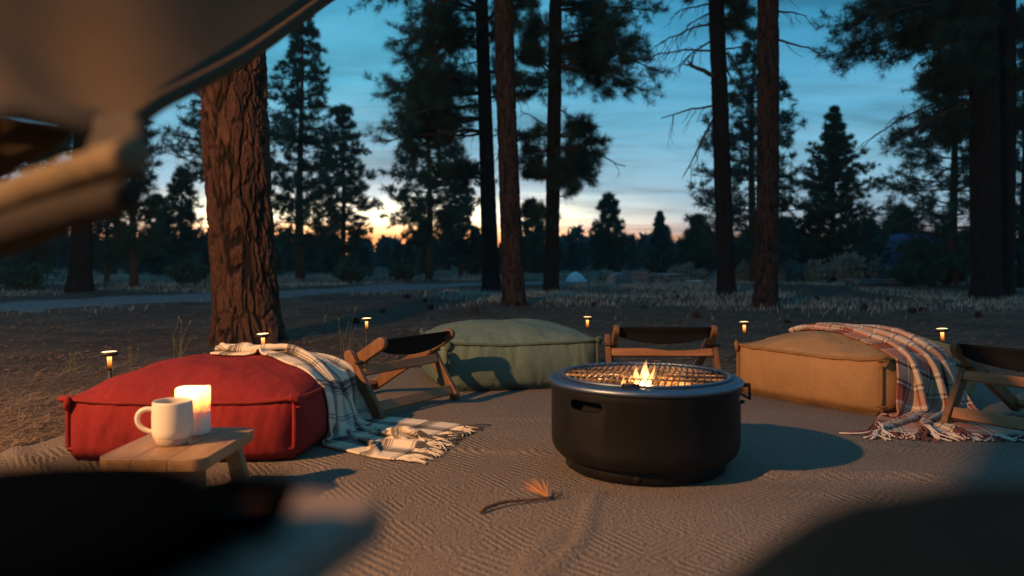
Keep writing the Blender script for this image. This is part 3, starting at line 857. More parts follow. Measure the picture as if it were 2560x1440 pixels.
# young conifers of the dark tree line: each one a thing of its own
def tree_line():
    protos = []
    for k in range(4):
        rng = random.Random(300 + k)
        H = 3.0
        root = thing('young_conifer', 'young dark conifer in the tree line under the afterglow', 'tree', (0, 0, 0), 'young conifers of the tree line')
        tr = MB(); tr.tube([(0, 0, -0.05), (0.02, 0, 1.5), (0, 0.02, H)], [0.06, 0.04, 0.008], 6); tr.build('trunk', M['branch'], root, local=True)
        fol = Foliage(400 + k)
        for i in range(620):
            u = rng.random() ** 0.8
            a = rng.uniform(0, 2 * PI)
            r = (1.05 if k % 2 else 0.85) * ((1 - u) ** 0.75) * (rng.uniform(0.25, 1.0)) * (0.7 + 0.3 * math.sin(u * 40 + 3 * math.sin(a * 2 + k)))
            fol.add(np.array([math.cos(a) * r, math.sin(a) * r, 0.08 + u * (H - 0.05)]), np.array([math.cos(a), math.sin(a), 0.25]))
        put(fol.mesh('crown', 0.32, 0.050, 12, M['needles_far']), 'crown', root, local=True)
        protos.append(root)
    rng = random.Random(77)
    used = [False] * 4
    spots = []
    for row, (d0, n) in enumerate(((36, 34), (46, 42), (58, 46))):
        for i in range(n):
            px = -120 + 2800 * (i + rng.uniform(0.1, 0.9)) / n
            d = d0 * rng.uniform(0.9, 1.12)
            if 1380 < px < 1760 and row == 0 and rng.random() < 0.5:
                continue
            base = 604 if px < 1250 else 600
            top = base + rng.choice([-34, -14, -4, 0, 4, 6, 10, 12]) + rng.uniform(-6, 6) - (14 if px > 1900 else 0)
            spots.append((px, d, top))
    for px, d, top in spots:
        k = rng.randrange(4)
        o = protos[k] if not used[k] else copy_tree(protos[k])
        used[k] = True
        H = CH + (HZ - top) / F * d
        s = H / 3.0
        wd = s * rng.uniform(0.95, 1.5)
        sect = [(190, 'far left, under the tent canvas'), (500, 'left, between the tent and the thick plated trunk'), (700, 'behind the thick plated trunk'), (960, 'under the slender pine'),
                (1200, 'under the ragged crowned pine'), (1400, 'behind the middle trunks'), (1760, 'between the middle and right hand trunks'), (1960, 'behind the two right hand trunks'),
                (2240, 'behind the dark spruce'), (9999, 'behind the two edge trunks')]
        o['label'] = ('low ' if top > 590 else 'taller ') + ('broad' if wd / s > 1.25 else 'narrow') + ' young conifer, ' + ('front' if d < 41 else 'middle' if d < 52 else 'back') + ' row, ' + next(t for lim, t in sect if px < lim)
        o.location = ((px - 1280) / F * d, d, 0); o.rotation_euler = (0, 0, rng.uniform(0, 6.28)); o.scale = (wd, wd, s)
tree_line()

def far_forest():
    """the wood behind the clearing, too far to tell its trees apart"""
    rng = random.Random(5); fol = Foliage(6)
    for i in range(360):
        a = rng.uniform(-1.05, 1.05); d = rng.uniform(75, 130)
        x = math.tan(a) * d * 0.95
        H = rng.uniform(2.6, 3.7) * d / 95
        if rng.random() < 0.1: H *= 1.25
        for k in range(70):
            u = rng.random() ** 0.9; r = 1.9 * (1 - u) ** 0.8 * rng.random() ** 0.5; b = rng.uniform(0, 6.28)
            fol.add(np.array([x + math.cos(b) * r, d + math.sin(b) * r, u * H]), np.array([math.cos(b), math.sin(b), 0.4]))
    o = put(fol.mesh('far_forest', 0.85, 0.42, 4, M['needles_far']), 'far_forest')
    tag(o, kind='stuff')
far_forest()

# sagebrush and other shrubs
def shrub(name, label, px, base_py, top_py, half_px, seed, m='sage', group='pale sagebrush by the trees', n=420):
    rng = random.Random(seed)
    x, d = G(px, base_py)
    H = max(0.2, (base_py - top_py) / F * d); Rr = half_px / F * d
    root = thing(name, label, 'shrub', (x, d, float(ground_z(x, d))), group)
    w = MB(); fol = Foliage(seed)
    for k in range(26):
        a = rng.uniform(0, 6.28); r = Rr * rng.random() ** 0.6; h = H * (1 - 0.55 * (r / Rr) ** 2) * rng.uniform(0.75, 1.1)
        tip = np.array([math.cos(a) * r, math.sin(a) * r, h])
        P = bez((0, 0, 0), tip, 0.1 * H, 5, rng, 0.1)
        w.tube(P, np.linspace(0.018, 0.005, 5), 4, caps=False)
        for q in range(n // 26):
            u = 0.2 + 0.85 * rng.random()
            c = P[0] + (tip - P[0]) * u + np.array([rng.gauss(0, 0.13), rng.gauss(0, 0.13), rng.gauss(0, 0.09)]) * Rr
            c[2] = max(0.02, c[2])
            fol.add(c, np.array([rng.gauss(0, 0.4), rng.gauss(0, 0.4), 1.0]))
    w.build('stems', M['branch'], root, local=True)
    put(fol.mesh('foliage', 0.16 * max(0.6, H), 0.0020 * d, 7, M[m], 0.45), 'foliage', root, local=True)
shrub('sagebrush', 'rounded pale sagebrush left of the tallest sagebrush clump', 2035, 706, 650, 48, 71)
shrub('sagebrush', 'tallest pale sagebrush clump in front of the dark spruce', 2122, 708, 632, 56, 72)
shrub('sagebrush', 'pale sagebrush right of the tallest clump, behind the bench table', 2192, 706, 645, 52, 73)
shrub('sagebrush', 'low sagebrush just right of the reddish brown trunk', 1978, 706, 656, 34, 74)
shrub('sagebrush', 'grey sagebrush between the two right hand trunks', 1866, 705, 655, 30, 75)
shrub('sagebrush', 'pale sagebrush left of the bare boughed trunk, by the picnic table', 1716, 703, 668, 50, 76)
shrub('sagebrush', 'small sagebrush between the pale tarp and the boulder', 1512, 704, 678, 24, 77)
shrub('sagebrush', 'low grey brush beside the two edge trunks', 2545, 708, 655, 40, 78)
shrub('sagebrush', 'tiny pale brush left of the bench table', 2250, 712, 690, 20, 79)
shrub('dark_bush', 'dark rounded bush under the slender pine across the road', 878, 706, 640, 44, 80, 'needles_far', 'dark bushes across the road')
shrub('dark_bush', 'dark low bush across the road behind the thick trunk', 470, 715, 655, 70, 81, 'needles_far', 'dark bushes across the road')
shrub('dark_bush', 'dark bush at the road end under the ragged pine', 1010, 702, 655, 50, 82, 'needles_far', 'dark bushes across the road')
shrub('dark_bush', 'wide dark bush at the far left across the road', 60, 722, 655, 85, 83, 'needles_far', 'dark bushes across the road')
shrub('dark_bush', 'dark bush under the shaggy pine near the edge trunks', 2375, 712, 640, 70, 84, 'needles_far', 'dark bushes across the road')

# ------------------------------------------------------------------ far camp things
def picnic_table(label, px0, px1, top_py, base_py, rot, m_top, seed):
    x0, d = G((px0 + px1) / 2, base_py)
    wid = (px1 - px0) / F * d; h = (base_py - top_py) / F * d
    o = thing('picnic_table', label, 'picnic table', (x0, d, float(ground_z(x0, d))), 'picnic tables at the far side', rot)
    for k in range(4):
        b = MB(); b.box((0, -0.27 + 0.18 * k, h - 0.02), (wid, 0.165, 0.035)); b.build('plank', m_top, o, True, False, 0.004)
    for s in (-1, 1):
        b = MB(); b.box((0, s * 0.58, h * 0.58), (wid, 0.22, 0.035)); b.build('bench', m_top, o, True, False, 0.004)
        for q in (-1, 1):
            b = MB(); b.board((s * wid * 0.38, q * 0.5, 0), (s * wid * 0.38, q * 0.18, h - 0.04), 0.09, 0.05, (0, 1, 0)); b.build('leg', M['grey_wood'], o, True, False)
        b = MB(); b.box((s * wid * 0.38, 0, h * 0.54), (0.05, 1.2, 0.08)); b.build('brace', M['grey_wood'], o, True, False)
picnic_table('dark weathered picnic table left of the pale plank, before the sagebrush', 1636, 1700, 688, 712, 0.25, M['grey_wood'], 1)
picnic_table('long low table with a bluish top before the tall sagebrush', 2112, 2245, 697, 713, -0.04, M['grey_wood'], 2)
def far_things():
    x, d = G(1720, 711)
    b = MB(); b.box((x, d, 0.09), (0.70, 0.22, 0.04)); b.box((x - 0.28, d, 0.03), (0.08, 0.2, 0.08)); b.box((x + 0.28, d, 0.03), (0.08, 0.2, 0.08))
    tag(b.build('low_bench', m_plain('white_board', (0.62, 0.62, 0.64), 0.6), None, False, False, 0.005), 'low white plank bench right of the dark picnic table', 'bench')
    # boulder
    x, d = G(1545, 711)
    bm = bmesh.new(); bmesh.ops.create_icosphere(bm, subdivisions=4, radius=1.0)
    for v in bm.verts:
        n = float(fbm(np.array([v.co.x * 1.4]), np.array([v.co.y * 1.4]), np.array([v.co.z * 1.4]), 61, 4)[0])
        v.co *= 1 + 0.16 * n
        v.co.x *= 0.34; v.co.y *= 0.30; v.co.z = max(-0.1, v.co.z) * 0.34
        v.co += Vector((x, d, 0.0))
    me = bpy.data.meshes.new('boulder'); bm.to_mesh(me); bm.free(); me.materials.append(M['rock'])
    for p in me.polygons: p.use_smooth = True
    tag(put(me, 'boulder'), 'pale pinkish boulder left of the wire crate, at the far grass edge', 'boulder')
    # crate
    x, d = G(1587, 713)
    o = thing('crate', 'open wooden crate with pale top rim, right of the boulder', 'crate', (x, d, 0), None, 0.1)
    w, h = 0.50, 0.36
    for sx in (-1, 1):
        for sy in (-1, 1):
            b = MB(); b.box((sx * w / 2, sy * 0.2, h / 2), (0.05, 0.05, h)); b.build('post', M['grey_wood'], o, True, False)
    for sy in (-1, 1):
        for zz in (0.07, 0.2, h - 0.03):
            b = MB(); b.box((0, sy * 0.232, zz), (w + 0.04, 0.014, 0.07)); b.build('slat', M['grey_wood'], o, True, False)
    for sx in (-1, 1):
        for zz in (0.07, 0.2, h - 0.03):
            b = MB(); b.box((sx * (w / 2 + 0.032), 0, zz), (0.014, 0.40, 0.07)); b.build('slat', M['grey_wood'], o, True, False)
    # pale tarp heap
    x, d = G(1441, 706)
    A = []
    for i in range(26):
        row = []
        for j in range(22):
            u, v = i / 25 * 2 - 1, j / 21 * 2 - 1
            r2 = min(1, u * u + v * v)
            z = 0.30 * (1 - r2) ** 0.7 * (1 - 0.45 * max(0, u)) + 0.02 * float(fbm(np.array([u * 3]), np.array([v * 3]), seed=8)[0]) + 0.01
            row.append((x + u * 0.33, d + v * 0.36, max(0.004, z)))
        A.append(row)
    b = MB(); b.grid(np.array(A))
    tag(b.build('tarp', M['pale_tarp']), 'pale blue tarp heap right of the middle trunks, at the far grass edge', 'tarp')
    # blue ridge tent
    x, d = (2270 - 1280) / F * 24.5, 24.5
    o = thing('ridge_tent', 'dark blue ridge tent half hidden by young pines at the right', 'tent', (x, d, 0), None, 0.2)
    b = MB(); hw, hl, h = 0.62, 0.9, 1.55
    A = np.array([[(-hw, -hl, 0.05), (-hw * 0.55, -hl, h * 0.55), (0.1, -hl, h)], [(-hw, hl, 0.05), (-hw * 0.55, hl, h * 0.52), (0.1, hl, h * 0.97)]]).astype(float)
    b.grid(A); A2 = A.copy(); A2[:, :2, 0] *= -1.15; b.grid(A2)
    s = b.build('fly', M['blue_tarp'], o, True, False); sm = s.modifiers.new('s', 'SOLIDIFY'); sm.thickness = 0.01
    b = MB(); b.add([(-hw + 0.02, -hl + 0.03, 0.05), (hw * 1.1, -hl + 0.03, 0.05), (0.1, -hl + 0.03, h - 0.03), (-hw * 0.54, -hl + 0.03, h * 0.54), (hw * 0.60, -hl + 0.03, h * 0.54)], [(0, 1, 4, 2, 3)])
    s = b.build('end_wall', M['blue_tarp'], o, True, False)
    b = MB(); b.tube([(0.1, -hl - 0.02, 0), (0.1, -hl - 0.02, h + 0.05)], 0.015, 8); b.build('pole', M['grey_wood'], o, True)
far_things()

# ------------------------------------------------------------------ ground cover
RUG_E1 = np.array([0.99, -0.14]); RUG_E2 = np.array([0.14, 0.99]); RUG_O = np.array([-2.07, 0.18]); RUG_S = (5.1, 4.75)
def on_rug(x, y, m=0.0):
    p = np.stack([np.asarray(x) - RUG_O[0], np.asarray(y) - RUG_O[1]], -1)
    s = p @ RUG_E1; t = p @ RUG_E2
    return (s > -m) & (s < RUG_S[0] + m) & (t > -m) & (t < RUG_S[1] + m)
def blades(name, n, xr, yr, L, w, m, seed, lean=0.5, keep=None, flatlie=False):
    g = np.random.default_rng(seed)
    y = yr[0] * (yr[1] / yr[0]) ** g.random(n)
    x = (g.uniform(xr[0], xr[1], n)) * y
    k = ~on_rug(x, y, 0.03)
    if keep is not None:
        k &= keep(x, y, g)
    x, y = x[k], y[k]; n = len(x)
    z = ground_z(x, y)
    a = g.uniform(0, 2 * PI, n)
    ln = L * g.uniform(0.4, 1.2, n) * (0.7 + 0.03 * y if not flatlie else 1)
    ww = w * (0.6 + 0.10 * y)
    b = np.stack([x, y, z + (0.008 if flatlie else -0.01)], -1)
    if flatlie:
        d = np.stack([np.cos(a), np.sin(a), g.uniform(-0.02, 0.25, n)], -1)
    else:
        d = np.stack([np.cos(a) * lean * g.random(n), np.sin(a) * lean * g.random(n), np.ones(n)], -1)
    d /= np.linalg.norm(d, axis=1)[:, None]
    sd = np.stack([-np.sin(a + 0.6), np.cos(a + 0.6), np.zeros(n)], -1)
    mid = b + d * ln[:, None] * 0.55; tip = b + d * ln[:, None]
    tip[:, 2] -= (0.12 * ln if not flatlie else 0)
    tip[:, :2] += np.stack([np.cos(a), np.sin(a)], -1) * (ln * (0.25 if not flatlie else 0.05))[:, None]
    v = np.stack([b - sd * ww[:, None] / 2, b + sd * ww[:, None] / 2, mid + sd * ww[:, None] * 0.35, mid - sd * ww[:, None] * 0.35, tip], 1).reshape(-1, 3)
    i = np.arange(n)[:, None] * 5
    fl = np.concatenate([i + 0, i + 1, i + 2, i + 3, i + 3, i + 2, i + 4], 1).ravel()
    me = mesh_np(name, v, fl, np.tile([4, 3], n), M[m], False)
    tag(put(me, name), kind='stuff')
def keep_patch(sc, th, seed):
    return lambda x, y, g: fbm(x * sc, y * sc, seed=seed, o=3) + g.uniform(-0.25, 0.25, len(x)) > th
def not_road(x, y):
    px = 1280 + x / y * F; py = HZ + F * CH / y
    lo = np.interp(px, [-500, 0, 300, 520, 700, 950, 1210, 1420, 1500], [800, 786, 772, 758, 746, 729, 716, 708, 700]) + 4
    up = np.interp(px, [-500, 0, 300, 520, 700, 950, 1210, 1420, 1500], [768, 752, 741, 733, 724, 712, 705, 701, 700]) - 3
    return ~((py < lo) & (py > up)) | (px > 1430)
blades('dry_grass', 70000, (-0.80, 0.80), (8.5, 34), 0.105, 0.0035, 'dry_grass', 91, 0.7, lambda x, y, g: keep_patch(0.5, -0.15, 5)(x, y, g) & not_road(x, y) & (g.random(len(x)) < sstep(8.5, 15, y)))
blades('sparse_grass', 9000, (-0.85, 0.85), (3.2, 13), 0.085, 0.0022, 'green_grass', 92, 0.9, lambda x, y, g: keep_patch(1.5, 0.42, 6)(x, y, g) & not_road(x, y))
blades('pine_litter', 72000, (-0.90, 0.90), (2.3, 13), 0.12, 0.0030, 'litter', 93, 0.5, lambda x, y, g: keep_patch(1.3, -0.30, 7)(x, y, g) & not_road(x, y), True)
def clods():
    """loose bark chips, pebbles and clods on the forest floor"""
    g = np.random.default_rng(17); n = 5200
    y = 2.4 * (16 / 2.4) ** g.random(n); x = g.uniform(-0.9, 0.9, n) * y
    k = ~on_rug(x, y, 0.05); x, y = x[k], y[k]; n = len(x)
    s = 0.006 + 0.016 * g.random(n) ** 3 + 0.0008 * y
    z = ground_z(x, y)
    oc = np.array([(1, 0, 0), (-1, 0, 0), (0, 1, 0), (0, -1, 0), (0, 0, 1), (0, 0, -0.4)], float)
    v = oc[None] * s[:, None, None] * g.uniform(0.6, 1.3, (n, 6, 3)) * np.array([1.3, 1.0, 0.6])
    a = g.uniform(0, 6.28, n); ca, sa = np.cos(a)[:, None], np.sin(a)[:, None]
    v = np.stack([v[..., 0] * ca - v[..., 1] * sa, v[..., 0] * sa + v[..., 1] * ca, v[..., 2]], -1) + np.stack([x, y, z + s * 0.2], -1)[:, None, :]
    f = np.array([(0, 2, 4), (2, 1, 4), (1, 3, 4), (3, 0, 4), (2, 0, 5), (1, 2, 5), (3, 1, 5), (0, 3, 5)])
    fl = (np.arange(n)[:, None, None] * 6 + f[None]).ravel()
    tag(put(mesh_np('bark_debris', v.reshape(-1, 3), fl, np.full(n * 8, 3), m_plain('bark_chip', (0.10, 0.062, 0.042), 0.95, 0.5, 3), False), 'bark_debris'), kind='stuff')
clods()

def grass_stalks(label, px, py, n, h, seed):
    rng = random.Random(seed)
    x, d = G(px, py)
    root = thing('grass_tuft', label, 'grass tuft', (x, d, 0), 'tufts of tall dry grass by the rug')
    w = MB()
    for k in range(n):
        a = rng.uniform(0, 6.28); l = h * rng.uniform(0.4, 1.0); s = rng.uniform(0.1, 0.5) * l
        P = bez((rng.gauss(0, 0.02), rng.gauss(0, 0.02), -0.01), (math.cos(a) * s, math.sin(a) * s, l), 0.1 * l, 6, rng, 0.08)
        w.tube(P, np.linspace(0.0022, 0.0009, 6), 3, caps=False)
        if l > h * 0.75:
            w.tube([P[-1], P[-1] + (P[-1] - P[-2]) * 0.35, P[-1] + (P[-1] - P[-2]) * 0.75], [0.001, 0.005, 0.001], 5)
    w.build('blades', M['green_grass'], root, local=True)
grass_stalks('tall dry grass stalks beside the path light behind the left chair', 868, 882, 7, 0.30, 3)
grass_stalks('bent dry grass stalks between the red pouf and thick trunk', 452, 895, 8, 0.30, 4)
grass_stalks('low dry tuft beside the leftmost path light', 178, 928, 14, 0.11, 5)
grass_stalks('dry tuft left of the red pouf near the rug edge', 330, 905, 9, 0.10, 6)

def pine_cones():
    spots = [(962, 783), (1085, 775), (1061, 758), (1011, 749), (1124, 738), (1493, 768), (1611, 769), (1696, 744), (2043, 749), (2268, 786), (2152, 771), (2227, 751), (2305, 769), (880, 800), (1190, 780), (1750, 790), (2440, 800), (1960, 800)]
    where = ['on bare soil beyond the green cushion, left of the brown trunk', 'lying nearer the brown middle trunk, on its left', 'smaller looking, behind the one nearest the brown trunk', 'left of the slim dark trunk foot, farther back',
             'at the edge of the shade of the slim dark trunk', 'right of the middle trunks, above the stake light', 'on bare soil beyond the middle chair', 'in the grass left of the bare boughed trunk',
             'in the grass below the dark spruce', 'biggest, below the rust blanket top on the right', 'right of the reddish trunk, near the grass', 'at the grass edge below the bench table', 'right of the biggest cone, below the shaggy pine',
             'right of the thick trunk, nearest to it', 'at the foot of the slim dark trunk', 'left of the tan cushion, beyond its stake light', 'below the two edge trunks', 'straight below the reddish brown trunk']
    b = MB(); n = 0
    b.lathe([(0.001, 0.0), (0.016, 0.008), (0.022, 0.03), (0.015, 0.06), (0.002, 0.078)], 10)
    rng = random.Random(3)
    for k in range(70):
        t = (k + 0.5) / 70; a = k * 2.39996; z = 0.006 + 0.068 * t; r = 0.023 * math.sin(PI * (0.12 + 0.84 * t)) ** 0.7
        ca, sa = math.cos(a), math.sin(a); c = np.array([ca * r, sa * r, z]); o = np.array([ca, sa, 0.25]) * 0.013; s = np.array([-sa, ca, 0]) * 0.007
        b.add([c - s, c + s, c + o + s * 0.6 + np.array([0, 0, 0.004]), c + o - s * 0.6 + np.array([0, 0, 0.004])], [(0, 1, 2, 3)])
    me = b.mesh('pine_cone', M['cone'], False)
    for i, (px, py) in enumerate(spots):
        x, d = G(px, py)
        o = link(bpy.data.objects.new('pine_cone', me)); s = rng.uniform(0.85, 1.5)
        o.scale = (s, s, s); o.location = (x, d, float(ground_z(x, d)) + 0.022 * s); o.rotation_euler = (R(90) + rng.uniform(-0.3, 0.3), rng.uniform(-0.3, 0.3), rng.uniform(0, 6.28))
        tag(o, 'fallen pine cone ' + where[i], 'pine cone', 'fallen pine cones on the forest floor')
pine_cones()

# ------------------------------------------------------------------ rug
def rug_z(x, y):
    x = np.asarray(x, float); y = np.asarray(y, float)
    def ridge(a, b, w, h, soft=0.15):
        a = np.array(a); b = np.array(b); t = b - a; L = np.linalg.norm(t); t = t / L
        s = (x - a[0]) * t[0] + (y - a[1]) * t[1]; q = -(x - a[0]) * t[1] + (y - a[1]) * t[0]
        q = q + 0.018 * np.sin(s * 9)
        return h * np.exp(-(q / w) ** 2) * sstep(-soft, soft, s) * sstep(-soft, soft, L - s)
    z = 0.010 + 0.0035 * fbm(x * 1.5, y * 1.5, seed=14, o=3)
    z = z + ridge((0.30, 2.31), (0.02, 1.45), 0.013, 0.013, 0.25) + ridge((0.12, 1.9), (-0.05, 1.35), 0.03, 0.007)
    z = z + ridge((-0.32, 2.73), (0.16, 2.64), 0.014, 0.013, 0.10) + ridge((0.62, 2.40), (1.35, 2.32), 0.032, 0.020) + ridge((0.75, 2.22), (1.2, 2.12), 0.03, 0.008)
    z = z + ridge((0.95, 2.1), (0.9, 1.7), 0.03, 0.008) + ridge((-0.1, 3.25), (0.6, 3.15), 0.03, 0.006) + ridge((1.1, 2.9), (1.7, 2.5), 0.035, 0.007)
    z = z + ridge((-1.75, 2.75), (-1.3, 2.2), 0.03, 0.015)
    flat = sstep(0.30, 0.40, np.hypot(x - 0.426, y - 2.51))
    return 0.006 + (z - 0.006) * flat
def build_rug():
    ns, nt = 300, 290
    s = np.linspace(0, RUG_S[0], ns); t = np.linspace(0, RUG_S[1], nt)
    S, T = np.meshgrid(s, t, indexing='ij')
    edge = 0.012 * np.sin(T * 7) + 0.01 * np.sin(T * 17 + 1)
    S2 = S + edge * (1 - np.clip(S, 0, 1)); T2 = T + 0.012 * np.sin(S * 6) * np.clip(T - 3.7, 0, 1)
    X = RUG_O[0] + S2 * RUG_E1[0] + T2 * RUG_E2[0]; Y = RUG_O[1] + S2 * RUG_E1[1] + T2 * RUG_E2[1]
    Z = rug_z(X, Y) + 0.004
    A = np.stack([X, Y, Z], -1)
    i = np.arange(ns - 1)[:, None] * nt; j = np.arange(nt - 1)[None, :]
    fs = np.stack([i + j, i + nt + j, i + nt + j + 1, i + j + 1], -1).reshape(-1)
    me = mesh_np('rug', A.reshape(-1, 3), fs, np.full((ns - 1) * (nt - 1), 4), M['rug'])
    uvl = me.uv_layers.new(name='UVMap')
    uv = np.stack([S, T], -1).reshape(-1, 2)[fs]
    uvl.data.foreach_set('uv', uv.astype(np.float32).ravel())
    o = put(me, 'rug')
    sm = o.modifiers.new('s', 'SOLIDIFY'); sm.thickness = 0.008; sm.offset = -1
    tag(o, 'huge taupe woven rug with diamond relief spread on the ground', 'rug')
build_rug()

# ------------------------------------------------------------------ floor cushions
class Pouf:
    def __init__(s, fl, fr, depth, zs, dome, mat_b, mat_p, label, seed, z0=0.012, shear=0.0):
        fl = np.array(fl, float); fr = np.array(fr, float)
        s.a = np.linalg.norm(fr - fl) / 2; s.ex = (fr - fl) / (2 * s.a); s.ey = np.array([-s.ex[1], s.ex[0]]); s.b = depth / 2
        s.c = (fl + fr) / 2 + s.ey * s.b; s.zs = zs; s.dome = dome; s.z0 = z0; s.seed = seed
        s.bulge = 0.028
        root = thing('floor_cushion', label, 'floor cushion', (s.c[0], s.c[1], z0), 'square floor cushions on the rug')
        n = 104
        u = np.linspace(-1, 1, n)
        U, V = np.meshgrid(u, u, indexing='ij')
        body = MB()
        ox, oy = s.plan(U, V)
        body.grid(s.world(ox, oy, s.top(U, V)))
        m = 16
        tt = np.linspace(0, 1, m)
        for side in range(4):
            Q, T = np.meshgrid(u, tt, indexing='ij')
            if side == 0: uu, vv, nx, ny = Q, -np.ones_like(Q), 0, -1
            elif side == 1: uu, vv, nx, ny = Q, np.ones_like(Q), 0, 1
            elif side == 2: uu, vv, nx, ny = -np.ones_like(Q), Q, -1, 0
            else: uu, vv, nx, ny = np.ones_like(Q), Q, 1, 0
            px, py = s.plan(uu, vv)
            edge = 1 - np.abs(Q) ** 9
            bl = s.bulge * np.sin(PI * np.clip(T, 0, 1)) ** 0.75 * edge
            wr = 0.007 * fbm(Q * 5 + side * 9, T * 1.2, seed=seed + side, o=3) * edge * np.sin(PI * T) ** 0.5
            wr = wr - 0.008 * np.exp(-((np.abs(Q) - 0.80 + 0.10 * T) / 0.05) ** 2) * np.sin(PI * T) * (0.5 + 0.5 * vnoise(Q * 3 + side, T, seed=seed))
            wr = wr + 0.0042 * vnoise(Q * 27 + side * 5, T * 2, seed=seed + 40) * (np.exp(-(1 - T) / 0.16) + np.exp(-T / 0.20)) * edge
            tuck = -0.028 * (1 - sstep(0, 0.16, T))
            k = bl + wr + tuck
            zt = s.seam(uu, vv)
            z = s.z0 + (zt - s.z0) * T
            body.grid(s.world(px + nx * k, py + ny * k, z))
        body.grid(s.world(*[q * 0.93 for q in s.plan(U[::8, ::8], V[::8, ::8])], np.full(U[::8, ::8].shape, s.z0 + 0.001)))
        o = body.build('cover', mat_b, root)
        pipe = MB()
        loop = [(q, -1) for q in np.linspace(-1, 1, 40)] + [(1, q) for q in np.linspace(-1, 1, 40)[1:]] + [(q, 1) for q in np.linspace(1, -1, 40)[1:]] + [(-1, q) for q in np.linspace(1, -1, 40)[1:]]
        L = np.array(loop); px, py = s.plan(L[:, 0], L[:, 1])
        sc = 1.0 + 0.006 / s.a
        for zz, rr, off in ((None, 0.0075, 0.0), (0.042, 0.006, -0.004)):
            z = s.seam(L[:, 0], L[:, 1]) if zz is None else np.full(len(L), s.z0 + zz) + 0.004 * np.sin(np.arange(len(L)) * 0.4)
            k = sc + off / s.a + (0.0 if zz is None else 0.0)
            P = s.world(px * k, py * k, z)
            P = P + 0.0022 * np.stack([vnoise(np.arange(len(P)) * 0.35, np.full(len(P), float(c)), seed=seed) for c in range(3)], -1)
            pipe.tube(P, rr, 7, caps=False)
        for (uu, vv) in ((-1, -1), (1, -1), (1, 1), (-1, 1)):
            px, py = s.plan(np.array(uu), np.array(vv))
            zt = float(s.seam(np.array(uu), np.array(vv)))
            t = np.linspace(0, 1, 12)
            k = 1.0 + 0.003 / s.a + 0.002 / s.a * np.sin(PI * t) - 0.020 / s.a * (1 - sstep(0, .2, t))
            P = s.world(px * k, py * k, s.z0 + 0.02 + (zt - s.z0 - 0.02) * t)
            pipe.tube(P, 0.0085, 7)
            # gathered ear at the corner
            r = random.Random(seed + uu * 3 + vv * 7)
            c = s.world(px * (1 + 0.010 / s.a), py * (1 + 0.010 / s.a), np.array(zt))
            out = s.world(px, py, np.array(0.0)) - s.world(px * 0, py * 0, np.array(0.0)); out /= np.linalg.norm(out)
            side = np.array([-out[1], out[0], 0])
            for q in range(4):
                p = [c - side * 0.022 + np.array([0, 0, r.uniform(-.012, .012)]), c + out * r.uniform(0.006, 0.014) + np.array([0, 0, r.uniform(-.004, .014)]), c + side * 0.022 + np.array([0, 0, r.uniform(-.014, .006)]), c + side * 0.008 + np.array([0, 0, -0.032])]
                tq = np.linspace(0, 3, 10)
                p = np.array(p); P = np.stack([np.interp(tq, range(4), p[:, i]) for i in range(3)], -1)
                pipe.tube(P, 0.0085 + 0.003 * r.random(), 7)
        pipe.build('piping', mat_p, root)
        s.root = root
    def plan(s, U, V):
        """plan outline bows out a little between the corners"""
        bow = 0.016
        return s.a * U + bow * np.sign(U) * (1 - V ** 2) * np.abs(U) ** 3 - 0.012 * U * (np.abs(U * V) ** 6), s.b * V + bow * np.sign(V) * (1 - U ** 2) * np.abs(V) ** 3 - 0.012 * V * (np.abs(U * V) ** 6)
    def seam(s, U, V):
        return s.z0 + s.zs + 0.012 * (np.abs(U * V)) ** 4 - 0.008 + 0.004 * np.sin(U * 5 + s.seed) * np.cos(V * 4 + s.seed)
    def top(s, U, V):
        g = np.clip((1 - np.abs(U) ** 2.8) * (1 - np.abs(V) ** 2.8), 0, 1) ** 0.70
        lump = 0.010 * fbm(U * 1.6 + s.seed, V * 1.6, seed=s.seed, o=2) + 0.0035 * fbm(U * 6 + s.seed, V * 6, seed=s.seed + 3, o=3)
        au, av = 1 - np.abs(U), 1 - np.abs(V)
        puck = 0.0040 * (vnoise(U * 27, V * 3, seed=s.seed + 50) * np.exp(-av / 0.09) + vnoise(V * 27, U * 3, seed=s.seed + 51) * np.exp(-au / 0.09)) * np.clip(np.minimum(au, av) * 40, 0, 1)
        return s.seam(U, V) + s.dome * g + lump * np.clip(g * 2.5, 0, 1) + puck
    def world(s, lx, ly, z):
        lx = np.asarray(lx, float); ly = np.asarray(ly, float); z = np.asarray(z, float)
        return np.stack([s.c[0] + s.ex[0] * lx + s.ey[0] * ly, s.c[1] + s.ex[1] * lx + s.ey[1] * ly, z + 0 * lx], -1)
    def collide(s, P, m=0.009):
        q = P[..., :2] - s.c
        lx = q @ s.ex; ly = q @ s.ey
        zt = np.clip((P[..., 2] - s.z0) / s.zs, 0, 1)
        A = s.a + 0.016 + s.bulge * np.sin(PI * zt) * 0.9 + m; B = s.b + 0.016 + s.bulge * np.sin(PI * zt) * 0.9 + m
        top = s.top(np.clip(lx / s.a, -1, 1), np.clip(ly / s.b, -1, 1)) + m
        pt = top - P[..., 2]; pxn = A - np.abs(lx); pyn = B - np.abs(ly)
        ins = (pt > 0) & (pxn > 0) & (pyn > 0)
        side = np.minimum(pxn, pyn)
        up = ins & (pt <= side * 1.3)
        sx = ins & ~up & (pxn <= pyn); sy = ins & ~up & (pxn > pyn)
        P[..., 2] = np.where(up, top, P[..., 2])
        nlx = np.where(sx, np.sign(lx) * A, lx); nly = np.where(sy, np.sign(ly) * B, ly)
        P[..., 0] = s.c[0] + s.ex[0] * nlx + s.ey[0] * nly
        P[..., 1] = s.c[1] + s.ex[1] * nlx + s.ey[1] * nly
        return ins

